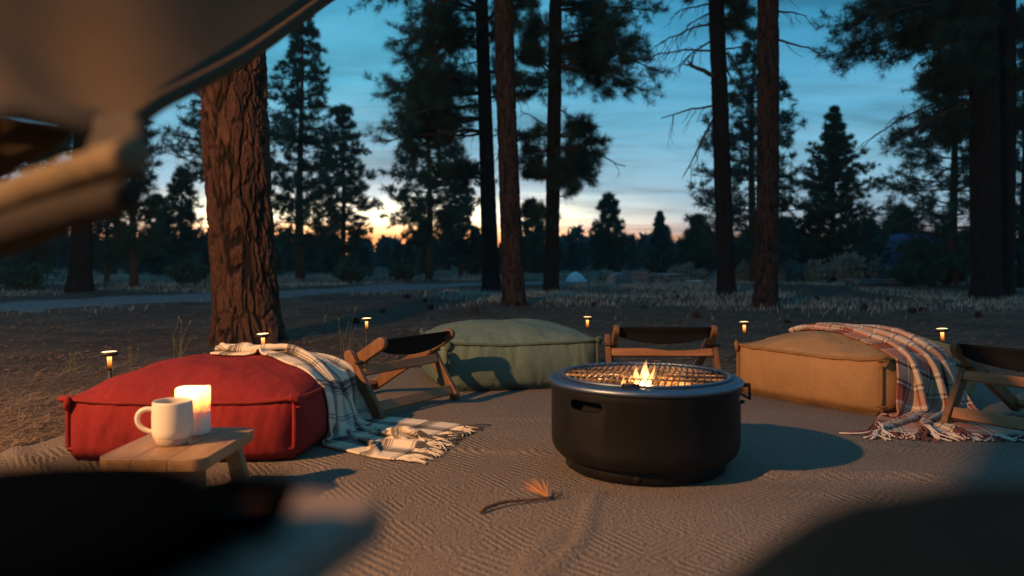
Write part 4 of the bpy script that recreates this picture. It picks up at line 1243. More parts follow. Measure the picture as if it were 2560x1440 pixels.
red = Pouf((-1.452, 2.53), (-0.700, 2.53), 0.80, 0.205, 0.098, M['red'], M['red_pipe'], 'large red square floor cushion with a cream plaid blanket on it', 2)
# the red cushion's sides run slightly apart from the lens axis
green = Pouf((-0.330, 3.86), (0.455, 4.07), 0.74, 0.240, 0.088, M['green'], M['green_pipe'], 'sage green square floor cushion between two low chairs', 5)
tan = Pouf((1.12, 3.90), (1.545, 3.255), 0.77, 0.238, 0.085, M['tan'], M['tan_pipe'], 'tan square floor cushion with a rust plaid blanket on it', 9)

# ------------------------------------------------------------------ blankets: a small cloth solver lays them over the cushions
def drape(P, du, dv, coll, steps=70, iters=14, grav=-2.0, bend=0.38):
    V = np.zeros_like(P); dt = 1 / 60
    dg = math.hypot(du, dv)
    def con(A, B, L, k):
        d = B - A; l = np.sqrt((d * d).sum(-1, keepdims=True)) + 1e-9
        c = d * (0.5 * k * (l - L) / l)
        A += c; B -= c
    def half(A, B, L, k):
        d = B - A; l = np.sqrt((d * d).sum(-1, keepdims=True)) + 1e-9
        c = d * (0.5 * k * np.minimum(0, l - L) / l)
        A += c; B -= c
    n, m = P.shape[:2]
    for st in range(steps):
        V[..., 2] += grav * dt
        V *= 0.965
        Q = P.copy()
        P = P + V * dt
        for it in range(iters):
            for o in (0, 1):
                e = (n - o) // 2 * 2
                con(P[o:o + e:2], P[o + 1:o + e:2], du, 1.0)
                e = (m - o) // 2 * 2
                con(P[:, o:o + e:2], P[:, o + 1:o + e:2], dv, 1.0)
                e = (n - o) // 2 * 2
                con(P[o:o + e:2, :-1], P[o + 1:o + e:2, 1:], dg, 0.35)
                con(P[o:o + e:2, 1:], P[o + 1:o + e:2, :-1], dg, 0.35)
            for o in range(4):
                k = min(len(P[o::4]), len(P[o + 2::4]))
                half(P[o::4][:k], P[o + 2::4][:k], 2 * du * 0.97, bend)
                k = min(P[:, o::4].shape[1], P[:, o + 2::4].shape[1])
                half(P[:, o::4][:, :k], P[:, o + 2::4][:, :k], 2 * dv * 0.97, bend)
            if it % 3 == 2 or it == iters - 1:
                hit = coll(P)
        V = (P - Q) / dt
        V[hit] *= 0.35
        sp = np.linalg.norm(V, axis=-1, keepdims=True)
        V *= np.minimum(1, 1.2 / (sp + 1e-6))
    return P

def blanket(name, label, path, length, width, nu, nv, folds, cushions, material, seed, fringe_len=0.10, up_hint=None):
    """path rows: (x, y, z, spread width, lift direction x, y, z) from the top of the cushion down to the rug"""
    path = np.array(path, float)
    seg = np.concatenate([[0], np.cumsum(np.linalg.norm(np.diff(path[:, :3], axis=0), axis=1))])
    s = np.linspace(0, seg[-1], nu)
    def ip(k):
        v = np.interp(s, seg, path[:, k])
        for _ in range(4):
            v[1:-1] = 0.25 * v[:-2] + 0.5 * v[1:-1] + 0.25 * v[2:]
        return v
    C = np.stack([ip(0), ip(1), ip(2)], -1); wd = ip(3); up = np.stack([ip(4), ip(5), ip(6)], -1)
    acr = np.stack([ip(7), ip(8), np.zeros(nu)], -1)
    acr /= np.linalg.norm(acr, axis=1)[:, None]
    q = np.linspace(-0.5, 0.5, nv)
    A = np.zeros((nu, nv, 3))
    for i in range(nu):
        c = min(0.98, wd[i] / width)
        lam = wd[i] / folds
        amp = lam / (2 * PI) * 2 * math.sqrt(1 / c - 1)
        ph = 0.7 * math.sin(i / nu * 6 + seed) + 0.5
        off = amp * (np.sin(2 * PI * folds * q + ph) + 0.35 * np.sin(4.4 * PI * folds * q + 2 * ph))
        A[i] = C[i] + acr[i] * (q * wd[i])[:, None] + up[i] * (off + amp * 1.1)[:, None]
    rng = np.random.default_rng(seed)
    A += rng.normal(0, 0.001, A.shape)
    ii, jj = np.meshgrid(np.linspace(0, length, nu), np.linspace(0, width, nv), indexing='ij')
    for c in range(3):
        A[..., c] += (0.022 if c < 2 else 0.030) * (1 - sstep(0.45, 0.75, ii / length)) * fbm(ii * 6 + c * 7, jj * 6, seed=seed + c, o=2)
    def coll(P):
        hit = np.zeros(P.shape[:2], bool)
        for c in cushions:
            hit |= c.collide(P)
        fl = rug_z(P[..., 0], P[..., 1]) + 0.011
        low = P[..., 2] < fl
        P[..., 2] = np.where(low, fl, P[..., 2])
        return hit | low
    P = drape(A, length / (nu - 1), width / (nv - 1), coll)
    i = np.arange(nu - 1)[:, None] * nv; j = np.arange(nv - 1)[None, :]
    fs = np.stack([i + j, i + nv + j, i + nv + j + 1, i + j + 1], -1).reshape(-1)
    me = mesh_np('cloth', P.reshape(-1, 3), fs, np.full((nu - 1) * (nv - 1), 4), material)
    S, T = np.meshgrid(np.linspace(0, length, nu), np.linspace(0, width, nv), indexing='ij')
    uvl = me.uv_layers.new(name='UVMap')
    uvl.data.foreach_set('uv', np.stack([T, S], -1).reshape(-1, 2)[fs].astype(np.float32).ravel())
    root = thing(name, label, 'blanket', tuple(C[0][:2]) + (float(P[..., 2].min()),), 'plaid blankets over the cushions')
    o = put(me, 'cloth', root)
    sb = o.modifiers.new('sub', 'SUBSURF'); sb.levels = 1; sb.render_levels = 1
    sm = o.modifiers.new('s', 'SOLIDIFY'); sm.thickness = 0.007; sm.offset = 0
    # fringe
    r = random.Random(seed)
    nt = 46
    for k in range(nt):
        f = (k + 0.5) / nt * (nv - 1); j0 = min(int(f), nv - 2); u = f - j0
        p = P[-1, j0] * (1 - u) + P[-1, j0 + 1] * u; p1 = P[-3, j0] * (1 - u) + P[-3, j0 + 1] * u
        t = p - p1; t[2] *= 0.3; t /= np.linalg.norm(t) + 1e-9
        sd = np.array([-t[1], t[0], 0])
        b = MB()
        for q2 in range(3):
            ln = fringe_len * r.uniform(0.65, 1.15); bend = r.gauss(0, 0.35); pts = []
            for h in np.linspace(0, 1, 7):
                c = p + t * (ln * h) + sd * (bend * ln * h * h + 0.006 * math.sin(h * 7 + k + q2) + r.gauss(0, 0.0015) + (q2 - 1) * 0.003)
                zz = float(rug_z(c[0], c[1])) + 0.009 + 0.004 * q2 * math.sin(PI * h)
                c[2] = max(zz, p[2] * (1 - h) ** 2 + zz * (1 - (1 - h) ** 2))
                pts.append(c)
            b.tube(pts, np.linspace(0.0032, 0.0026, 7), 5)
        tone = int((k / nt * width) / 0.048) % 4
        b.build('tassel', material_t[(name_t[seed], tone % 2)], root)
    return root

def plaid(name, ground, stops_u, stops_v, period, deep):
    """tartan woven from two sets of stripes"""
    m, t, b = mat(name)
    uv = t.new('ShaderNodeUVMap').outputs[0]
    sep = t.new('ShaderNodeSeparateXYZ'); t.set(sep, 0, uv)
    def stripes(v, stops, off):
        f = t.math('FRACT', t.math('ADD', t.math('DIVIDE', v, period), off))
        return t.ramp(f, stops, 'CONSTANT')
    cu = stripes(sep.outputs[0], stops_u, 0.0); cv = stripes(sep.outputs[1], stops_v, 0.13)
    # twill: fine diagonal pick decides which set is on top
    tw = t.math('FRACT', t.math('MULTIPLY', t.math('ADD', sep.outputs[0], sep.outputs[1]), 260.0))
    fac = t.math('MULTIPLY_ADD', t.math('GREATER_THAN', tw, 0.5), 0.5, 0.25)
    c = t.mix(fac, cu, cv)
    mul = t.mix(1.0, t.mix(1.0, cu, tuple(1 / max(0.2, g) for g in ground), 'MULTIPLY'), cv, 'MULTIPLY')
    c = t.mix(deep, c, mul)
    fz = t.noise(uv, 420, 3, 0.6)
    c = t.mix(t.ramp(fz, [(0.35, 0.22), (0.65, 0.0)]), c, t.mix(0.5, c, (0.05, 0.04, 0.035)))
    fin(t, b, c, 0.95, t.math('ADD', fz, t.math('MULTIPLY', tw, 0.4)), 0.5, 0.003, 0.1)
    b.inputs['Sheen Weight'].default_value = 0.0
    return m
CR = (0.66, 0.57, 0.43); DK = (0.045, 0.042, 0.042); GY = (0.26, 0.235, 0.215)
st1 = [(0.0, CR), (0.30, DK), (0.37, GY), (0.40, DK), (0.46, CR), (0.475, DK), (0.50, CR), (0.515, GY), (0.54, CR), (0.86, GY), (0.89, CR), (0.91, GY), (0.94, CR)]
M['plaid_cream'] = plaid('cream_plaid', CR, st1, st1, 0.235, 0.6)
RU = (0.30, 0.085, 0.050); PK = (0.52, 0.26, 0.17); WH = (0.62, 0.55, 0.46); BR = (0.065, 0.035, 0.028); CM = (0.56, 0.44, 0.31)
st2 = [(0.0, RU), (0.22, BR), (0.26, WH), (0.30, BR), (0.34, CM), (0.56, WH), (0.60, RU), (0.64, CM), (0.70, BR), (0.73, WH), (0.76, BR), (0.79, PK)]
st2v = [(0.0, PK), (0.20, WH), (0.24, BR), (0.29, WH), (0.33, CM), (0.52, BR), (0.56, WH), (0.60, BR), (0.64, RU), (0.86, WH), (0.90, PK)]
M['plaid_rust'] = plaid('rust_plaid', RU, st2, st2v, 0.26, 0.0)
name_t = {31: 'c', 32: 'r'}
material_t = {('c', 0): m_plain('cream_yarn', (0.60, 0.52, 0.39), 0.95), ('c', 1): m_plain('dark_yarn', (0.07, 0.065, 0.062), 0.95),
              ('r', 0): m_plain('pale_yarn', (0.58, 0.50, 0.42), 0.95), ('r', 1): m_plain('rust_yarn', (0.13, 0.045, 0.030), 0.95)}

z3 = (0, 0, 1)
blanket('blanket', 'cream and charcoal plaid blanket draped over the red cushion onto the rug',
        [(-1.20, 3.06, 0.355, 0.17, 0, 0, 1, -0.15, 1), (-1.00, 3.10, 0.365, 0.22, 0, 0, 1, 0.05, 1), (-0.80, 3.08, 0.330, 0.32, 0, 0, 1, 0, 1), (-0.66, 3.05, 0.245, 0.44, 0.5, 0, 0.8, 0, 1),
         (-0.610, 3.02, 0.15, 0.48, 1, -0.1, 0.1, 0.02, 1), (-0.575, 2.96, 0.05, 0.52, 0.9, -0.1, 0.4, 0.04, 1), (-0.48, 2.90, 0.03, 0.53, 0.1, 0, 1, 0.06, 1), (-0.31, 2.76, 0.03, 0.50, 0, 0, 1, 0.22, 1)],
        1.13, 0.68, 110, 62, 3, [red], M['plaid_cream'], 31)
blanket('blanket', 'rust, cream and pink plaid blanket draped over the tan cushion onto the rug',
        [(1.46, 4.12, 0.345, 0.16, 0, 0, 1, 0.9, 0.45), (1.62, 3.95, 0.365, 0.24, 0, 0, 1, 0.85, 0.5), (1.74, 3.72, 0.350, 0.34, 0, 0, 1, 0.9, 0.42), (1.77, 3.46, 0.290, 0.40, 0, -0.5, 0.8, 0.86, 0.5),
         (1.78, 3.35, 0.20, 0.42, 0.4, -0.8, 0.3, 0.86, 0.48), (1.77, 3.28, 0.06, 0.44, 0.4, -0.8, 0.3, 0.88, 0.45), (1.70, 3.15, 0.03, 0.48, 0, -0.2, 1, 0.95, 0.25), (1.56, 2.88, 0.03, 0.55, 0, 0, 1, 1, -0.12)],
        1.42, 0.74, 116, 64, 3, [tan], M['plaid_rust'], 32)

# ------------------------------------------------------------------ low folding sling chairs
def low_chair(label, origin, u, scale=1.0):
    """x across, y away from the fire, z up"""
    ang = math.atan2(u[1], u[0]) - PI / 2
    o = thing('folding_chair', label, 'low chair', (origin[0], origin[1], 0.014), 'low folding chairs round the fire', ang)
    H = 0.325 * scale
    for sx in (-1, 1):
        x = sx * 0.238
        b = MB(); b.board((x, 0.0, H), (x, 0.50, 0.025), 0.052, 0.026, (0, 1, 1), True, True)
        b.build('rail', M['teak'], o, True, False, 0.004)
        x = sx * 0.268
        b = MB(); b.board((x, 0.0, 0.0), (x, 0.185, 0.275), 0.048, 0.026, (0, 1, -0.6), True, True)
        b.build('leg', M['teak'], o, True, False, 0.004)
        b = MB(); b.tube([(sx * 0.22, 0.118, H - 0.095), (sx * 0.288, 0.118, H - 0.095)], 0.007, 10); b.build('bolt', M['post'], o, True)
    b = MB(); b.board((-0.252, 0.112, 0.192), (0.252, 0.112, 0.192), 0.040, 0.022, (0, 0.45, 1)); b.build('crossbar', M['teak_firelit'], o, True, False, 0.003)
    b = MB(); b.board((-0.252, 0.030, 0.050), (0.252, 0.030, 0.050), 0.045, 0.022, (0, 0.5, 1)); b.build('stretcher', M['teak_firelit'], o, True, False, 0.003)
    b = MB(); b.board((-0.222, 0.47, 0.048), (0.222, 0.47, 0.048), 0.045, 0.022, (0, 1, -0.6)); b.build('crossbar', M['teak_firelit'], o, True, False, 0.003)
    # sling wrapped round the top, its free lower edge sagging
    n, m = 26, 10
    A = np.zeros((n, m, 3))
    for i in range(n):
        for j in range(m):
            sx = i / (n - 1) * 2 - 1; t = j / (m - 1)
            drop = 0.078 + 0.008 * math.cos(sx * 3.0) - 0.020 * abs(sx) ** 5
            A[i, j] = (sx * 0.222, 0.014 + 0.030 * t + 0.01 * math.sin(PI * t), H + 0.004 - drop * t)
    b = MB(); b.grid(A)
    s = b.build('sling', M['sling'], o, True); sm = s.modifiers.new('s', 'SOLIDIFY'); sm.thickness = 0.005
    return o
low_chair('low wooden chair with black sling between the red and green cushions', (-0.395, 3.41), (-0.855, 0.52))
low_chair('low wooden chair with black sling behind the fire pit', (0.75, 3.80), (0.02, 1.0))
low_chair('low wooden chair with black sling beside the tan cushion, cut by the picture edge', (1.855, 2.86), (0.855, 0.52))

# ------------------------------------------------------------------ fire pit
PX, PY, PZ = 0.426, 2.51, 0.016
def m_ember():
    m, t, b = mat('burning_wood')
    o = objc(t)
    n = t.noise(t.mapping(o, (1, 1, 1)), 26, 5, 0.7, 0.5)
    c = t.ramp(n, [(0.35, (0.02, 0.015, 0.012)), (0.55, (0.30, 0.18, 0.095)), (0.75, (0.48, 0.31, 0.17))])
    fin(t, b, c, 0.9, n, 0.6, 0.006, 0.1)
    e = t.ramp(t.noise(o, 40, 4, 0.6), [(0.58, (0, 0, 0)), (0.68, (1.0, 0.20, 0.03)), (0.80, (1.0, 0.45, 0.12))])
    t.set(b, 'Emission Color', e); b.inputs['Emission Strength'].default_value = 1.6
    return m
M['ember'] = m_ember()
def fire_pit():
    root = thing('fire_pit', 'round black steel smokeless fire pit burning in the middle of the rug', 'fire pit', (PX, PY, PZ))
    c = (PX, PY, PZ)
    # outer shell as a thick wall so that the slots can be cut through it
    prof = [(0.262, 0.036), (0.274, 0.040), (0.288, 0.054), (0.296, 0.072), (0.2985, 0.092), (0.2985, 0.236), (0.3005, 0.240), (0.3005, 0.268), (0.2995, 0.272),
            (0.288, 0.272), (0.288, 0.092), (0.280, 0.066), (0.262, 0.046)]
    b = MB(); b.lathe(prof, 96, c, closed=True)
    me = b.mesh('shell', M['steel']); 
    tmp = link(bpy.data.objects.new('shell', me))
    cut = MB()
    for ang in (-135, -15, 105):
        a = R(ang)
        dv = np.array([math.cos(a), math.sin(a), 0]); sd = np.array([-math.sin(a), math.cos(a), 0]); up = np.array([0, 0, 1.0])
        ce = np.array(c) + dv * 0.29 + up * 0.222
        out = [(0.046 + 0.015 * math.cos(q), 0.015 * math.sin(q)) for q in np.linspace(-PI / 2, PI / 2, 9)] + [(-0.046 + 0.015 * math.cos(q), 0.015 * math.sin(q)) for q in np.linspace(PI / 2, 3 * PI / 2, 9)]
        k = len(out)
        v = [ce + sd * p + up * q2 - dv * 0.05 for p, q2 in out] + [ce + sd * p + up * q2 + dv * 0.05 for p, q2 in out]
        cut.add(v, [tuple(range(k)), tuple(range(2 * k - 1, k - 1, -1))] + [(i, i + k, (i + 1) % k + k, (i + 1) % k) for i in range(k)])
    cm = cut.mesh('cut', None, False)
    bm = bmesh.new(); bm.from_mesh(cm); bmesh.ops.recalc_face_normals(bm, faces=bm.faces); bm.to_mesh(cm); bm.free()
    bm = bmesh.new(); bm.from_mesh(me); bmesh.ops.recalc_face_normals(bm, faces=bm.faces); bm.to_mesh(me); bm.free()
    co = link(bpy.data.objects.new('cut', cm))
    md = tmp.modifiers.new('b', 'BOOLEAN'); md.operation = 'DIFFERENCE'; md.object = co; md.solver = 'EXACT'
    dg = bpy.context.evaluated_depsgraph_get()
    res = bpy.data.meshes.new_from_object(tmp.evaluated_get(dg))
    bpy.data.objects.remove(tmp); bpy.data.objects.remove(co)
    res.materials.clear(); res.materials.append(M['steel'])
    for p in res.polygons:
        p.use_smooth = True
    res.set_sharp_from_angle(angle=R(35))
    put(res, 'shell', root)
    # stand ring with air holes
    b = MB(); b.lathe([(0.250, 0.0), (0.253, 0.002), (0.253, 0.034), (0.250, 0.040), (0.262, 0.0445), (0.262, 0.046), (0.240, 0.046), (0.240, 0.0)], 96, c)
    base = b.build('base_ring', M['steel'], root)
    for ang in (-104, -44, 16, 76, 136, 196):
        a = R(ang); dv = np.array([math.cos(a), math.sin(a), 0])
        p = np.array(c) + dv * 0.2505 + np.array([0, 0, 0.017])
        b = MB(); b.tube([p, p + dv * 0.0035], 0.0125, 20); b.build('air_hole', M['hole'], base)
    # top flange
    rim = MB(); rim.lathe([(0.258, 0.268), (0.2595, 0.282), (0.263, 0.2835), (0.286, 0.2835), (0.299, 0.2805), (0.3065, 0.275), (0.3075, 0.268), (0.304, 0.262), (0.3015, 0.262), (0.3015, 0.2725), (0.27, 0.2725)], 128, c)
    rim.build('rim', M['rim'], root)
    # inner drum and floor
    b = MB(); b.lathe([(0.2575, 0.278), (0.252, 0.262), (0.252, 0.10), (0.244, 0.092), (0.001, 0.090)], 96, c)
    dr = b.build('drum', M['inner'], root)
    b = MB(); b.lathe([(0.2575, 0.262), (0.2560, 0.255), (0.2560, 0.095), (0.2480, 0.086)], 96, c); b.build('slot_shade_liner', M['hole'], dr)  # dark sheet added as the shade behind the slots
    b = MB(); b.lathe([(0.2505, 0.150), (0.15, 0.164), (0.001, 0.168)], 48, c); b.build('ash_bed', M['ember'], dr)
    b = MB()
    for k in range(40):
        a = k * 2 * PI / 40; dv = np.array([math.cos(a), math.sin(a), 0])
        p = np.array(c) + dv * 0.2515 + np.array([0, 0, 0.246])
        b = MB(); b.tube([p, p - dv * 0.002], 0.0062, 12); b.build('vent_hole', M['hole'], dr)
    # bail handle on the right side of the shell
    a = R(2); dv = np.array([math.cos(a), math.sin(a), 0]); sd = np.array([-dv[1], dv[0], 0]); zz = np.array([0, 0, 1.0])
    p = np.array(c) + dv * 0.302
    b = MB(); b.tube([p - sd * 0.05 + zz * 0.262, p - sd * 0.05 + dv * 0.022 + zz * 0.262, p - sd * 0.05 + dv * 0.024 + zz * 0.215, p + sd * 0.05 + dv * 0.024 + zz * 0.215, p + sd * 0.05 + dv * 0.022 + zz * 0.262, p + sd * 0.05 + zz * 0.262], 0.0045, 8)
    h = b.build('handle', M['iron'], root)
    for q in (-1, 1):
        b = MB(); b.box(p + sd * 0.05 * q + zz * 0.258 + dv * 0.006, (0.018, 0.022, 0.012)); b.build('bracket', M['iron'], h, False, False, 0.002)
        b = MB(); b.tube([p + sd * 0.05 * q + zz * 0.205 - dv * 0.006, p + sd * 0.05 * q + zz * 0.205 + dv * 0.006], 0.006, 10); b.build('rivet', M['iron'], h)
    # cooking grill
    gz = PZ + 0.2865
    g = thing('cooking_grill', 'round black iron cooking grill lying on the fire pit', 'grill', (PX, PY, gz))
    cg = (PX, PY, gz)
    b = MB(); b.lathe([(0.262, -0.0026), (0.270, -0.0026), (0.272, 0.001), (0.270, 0.005), (0.262, 0.005), (0.2585, 0.001)], 128, cg, closed=True); b.build('ring', M['rim'], g)
    dvec = np.array([math.sin(R(14)), math.cos(R(14)), 0]); svec = np.array([dvec[1], -dvec[0], 0])
    n = 27
    for k in range(n):
        s = (k - (n - 1) / 2) * 0.0188
        l = math.sqrt(max(0, 0.262 ** 2 - s * s)) + 0.001
        p = np.array(cg) + svec * s + np.array([0, 0, 0.001])
        b = MB(); b.tube([p - dvec * l, p + dvec * l], 0.0024, 7); b.build('bar', M['iron'], g)
    for s in (-0.09, 0.09, 0.0):
        l = math.sqrt(0.262 ** 2 - s * s)
        p = np.array(cg) + dvec * s - np.array([0, 0, 0.0035])
        b = MB(); b.tube([p - svec * l, p + svec * l], 0.0034, 7); b.build('cross_bar', M['iron'], g)
    for sgn in (-1, 1):
        p = np.array(cg) + dvec * sgn * 0.262 + svec * (0.0)
        p = p - svec * 0.018 * sgn * -1
        b = MB(); b.tube([p - svec * 0.024, p - svec * 0.022 + dvec * sgn * 0.012 + zz * 0.007, p - svec * 0.006 + dvec * sgn * 0.018 + zz * 0.009, p + svec * 0.006 + dvec * sgn * 0.018 + zz * 0.009, p + svec * 0.022 + dvec * sgn * 0.012 + zz * 0.007, p + svec * 0.024], 0.0045, 8)
        b.build('handle', M['iron'], g)
    # firewood
    logs = [((-0.15, -0.09), (0.10, -0.13), 0.036, 0.200), ((-0.12, 0.10), (0.17, 0.04), 0.036, 0.204), ((-0.07, -0.17), (-0.02, 0.17), 0.030, 0.248), ((0.15, -0.14), (0.06, 0.15), 0.030, 0.246), ((0.10, -0.19), (0.22, 0.04), 0.034, 0.196), ((-0.21, 0.02), (-0.08, 0.19), 0.034, 0.196)]
    lab = ['split log at the front of the fire pit under the grill', 'split log at the back of the fire pit under the grill', 'split log lying crosswise over the others on the left in the pit', 'split log lying crosswise over the others on the right in the pit', 'short log along the right wall inside the fire pit', 'short log along the left wall inside the fire pit']
    for i, (a2, b2, r, z) in enumerate(logs):
        rg = random.Random(i)
        p0 = np.array([PX + a2[0], PY + a2[1], PZ + z]); p1 = np.array([PX + b2[0], PY + b2[1], PZ + z + 0.006])
        b = MB(); b.tube(np.linspace(p0, p1, 6) + np.array([[rg.gauss(0, .002) for _ in range(3)] for _ in range(6)]), [r * 0.96, r, r * 1.03, r, r * 0.98, r * 0.93], 9)
        tag(b.build('firewood_log', M['ember'], None, False, False, 0.003), lab[i], 'log', 'logs burning in the fire pit')

fire_pit()

def m_flame():
    """glowing gas: a body of pure emission, so that thin edges are faint"""
    m = bpy.data.materials.new('flame'); m.use_nodes = True
    t = NT(m.node_tree); t.n.clear()
    sep = t.new('ShaderNodeSeparateXYZ'); t.set(sep, 0, objc(t))
    n = t.noise(objc(t), 45, 3, 0.5)
    z = t.math('ADD', t.math('MULTIPLY', sep.outputs[2], 8.0), t.math('MULTIPLY', t.math('SUBTRACT', n, 0.5), 0.35))
    c = t.ramp(z, [(0.0, (1.0, 0.50, 0.14)), (0.5, (1.0, 0.52, 0.17)), (0.85, (1.0, 0.40, 0.09)), (1.0, (1.0, 0.26, 0.04))])
    st = t.ramp(z, [(0.0, 1.0), (0.62, 0.75), (0.88, 0.34), (1.0, 0.16)])
    e = t.new('ShaderNodeEmission'); t.set(e, 0, c); t.set(e, 1, t.math('MULTIPLY', st, 175.0))
    o = t.new('ShaderNodeOutputMaterial'); t.l.new(e.outputs[0], o.inputs['Volume'])
    return m
M['flame'] = m_flame()
def flames():
    fx, fy, fz = PX - 0.012, PY - 0.045, PZ + 0.245
    root = thing('campfire_flame', 'bright orange flame licking up through the grill', 'flame', (fx, fy, fz))
    # (x, y, height, radius, lean, curl)
    ton = [(0.004, 0.0, 0.098, 0.0200, 0.008, 0.4), (-0.013, 0.002, 0.080, 0.0145, -0.014, 2.0), (0.019, 0.004, 0.090, 0.0085, 0.022, 4.0), (-0.002, -0.050, 0.042, 0.032, 0.004, 1.0),
           (0.004, -0.095, 0.038, 0.028, 0.0, 2.2), (0.050, -0.10, 0.034, 0.018, 0.004, 3.0)]
    for dx, dy, h, r, ln, cu in ton:
        n = 18; pts = []; rad = []
        for i in range(n):
            t = i / (n - 1)
            pts.append((fx + dx + ln * t ** 1.5 + 0.0045 * math.sin(t * 6 + cu) * t, fy + dy + 0.004 * math.sin(t * 5 + cu * 2), fz + h * t))
            rad.append(max(0.0004, r * (1 - t) ** 0.75 * (0.55 + 1.25 * t * (1 - t) * 2)))
        b = MB(); b.tube(pts, rad, 14); b.build('tongue', M['flame'], root)
    for (x, y, z, e, r) in ((fx, fy - 0.05, PZ + 0.272, 4.5, 0.02), (fx - 0.13, fy + 0.03, PZ + 0.262, 4.0, 0.02), (fx + 0.13, fy + 0.05, PZ + 0.266, 6.0, 0.02), (fx + 0.01, fy + 0.005, PZ + 0.330, 2.2, 0.02)):
        l = bpy.data.lights.new('fire_glow', 'POINT'); l.energy = e; l.color = (1.0, 0.46, 0.15); l.shadow_soft_size = r
        lo = link(bpy.data.objects.new('fire_glow', l)); lo.location = (x, y, z)
flames()

# ------------------------------------------------------------------ tray table, mug, candle
KT = 1.22                                  # the table set, first sketched smaller, at its true size
TT = CH - 0.39 * KT
def tray_table():
    c = np.array([(-0.839 - 0.625 - 0.585 - 0.78) / 4, (1.543 + 1.521 + 1.806 + 1.828) / 4])
    ang = math.atan2(1.521 - 1.543, -0.625 + 0.839)
    o = thing('side_table', 'small low teak side table holding a mug and candle, before the red cushion', 'side table', (c[0], c[1], 0.014), None, ang + 0.07)
    o.location = (c[0] * KT, c[1] * KT, 0.014); o.scale = (KT, KT, KT)
    h = (TT - 0.014) / KT; w, l, th = 0.218, 0.292, 0.024
    n = 5; g = l / n
    # boards of the top run across, their ends rounded at the corners
    for k in range(3):
        y = -w / 2
    ww = w / 3
    for k in range(3):
        x = -w / 2 + ww * (k + 0.5)
        b = MB()
        if k == 1:
            b.box((x, 0, h - th / 2), (ww - 0.0005, l, th))
        else:
            s = -1 if k == 0 else 1
            r = 0.028; out = []
            xi, xo = x - s * (ww / 2 - 0.00025), x + s * (ww / 2)
            out = [(xi, -l / 2)] + [(xo - s * r + s * r * math.sin(q), -l / 2 + r - r * math.cos(q)) for q in np.linspace(0, PI / 2, 8)] + [(xo - s * r + s * r * math.cos(q), l / 2 - r + r * math.sin(q)) for q in np.linspace(0, PI / 2, 8)] + [(xi, l / 2)]
            kk = len(out)
            v = [(p, q, h) for p, q in out] + [(p, q, h - th) for p, q in out]
            b.add(v, [tuple(range(kk)), tuple(range(2 * kk - 1, kk - 1, -1))] + [(i, i + kk, (i + 1) % kk + kk, (i + 1) % kk) for i in range(kk)])
        b.build('top_board', M['tray_y'], o, True, False, 0.0012)
    for sx in (-1, 1):
        for sy in (-1, 1):
            b = MB(); b.board((sx * 0.070, sy * 0.095, h - th), (sx * 0.088, sy * 0.122, 0.0), 0.034, 0.026, (1, 0, 0)); b.build('leg', M['tray_y'], o, True, False, 0.003)
    for sy in (-1, 1):
        b = MB(); b.box((0, sy * 0.095, h - th - 0.015), (0.15, 0.022, 0.028)); b.build('batten', M['tray_y'], o, True, False, 0.002)
M['tray_y'] = m_wood('tray_boards', (0.17, 0.088, 0.040), (0.42, 0.26, 0.13), 1, 1.1, 0.42)
tray_table()

def mug():
    x, y = -0.720, 1.655
    z = TT + 0.001
    o = thing('mug', 'cream stoneware mug with bare clay foot on the small teak table', 'mug', (x, y, z))
    c = (x, y, z)
    b = MB(); b.lathe([(0.0365, 0.0155), (0.0395, 0.020), (0.0410, 0.030), (0.0412, 0.06), (0.0400, 0.086), (0.0396, 0.090), (0.0384, 0.0915), (0.0372, 0.090), (0.0372, 0.084), (0.0378, 0.055), (0.0372, 0.02), (0.032, 0.010), (0.0005, 0.0095)], 64, c)
    b.build('cup', M['glaze'], o)
    b = MB(); b.lathe([(0.0003, 0.0), (0.0300, 0.0), (0.0318, 0.002), (0.0366, 0.0150), (0.0360, 0.0165), (0.02, 0.0165)], 64, c); b.build('foot', M['clay'], o)
    b = MB(); b.lathe([(0.0003, 0.078), (0.037, 0.078)], 48, c); b.build('coffee', M['coffee'], o)
    dv = np.array([-0.97, -0.24, 0]); zz = np.array([0, 0, 1.0]); p = np.array(c)
    ctl = [p + dv * 0.0385 + zz * 0.074, p + dv * 0.052 + zz * 0.0765, p + dv * 0.066 + zz * 0.070, p + dv * 0.071 + zz * 0.056, p + dv * 0.067 + zz * 0.042, p + dv * 0.055 + zz * 0.031, p + dv * 0.0395 + zz * 0.026]
    t = np.linspace(0, 6, 28); ctl = np.array(ctl)
    P = np.stack([np.interp(t, range(7), ctl[:, i]) for i in range(3)], -1)
    for _ in range(6): P[1:-1] = 0.25 * P[:-2] + 0.5 * P[1:-1] + 0.25 * P[2:]
    b = MB(); b.tube(P, 0.0050, 12); b.build('handle', M['glaze'], o)
    o.location = (x * KT, y * KT, z); o.scale = (KT, KT, KT)
mug()

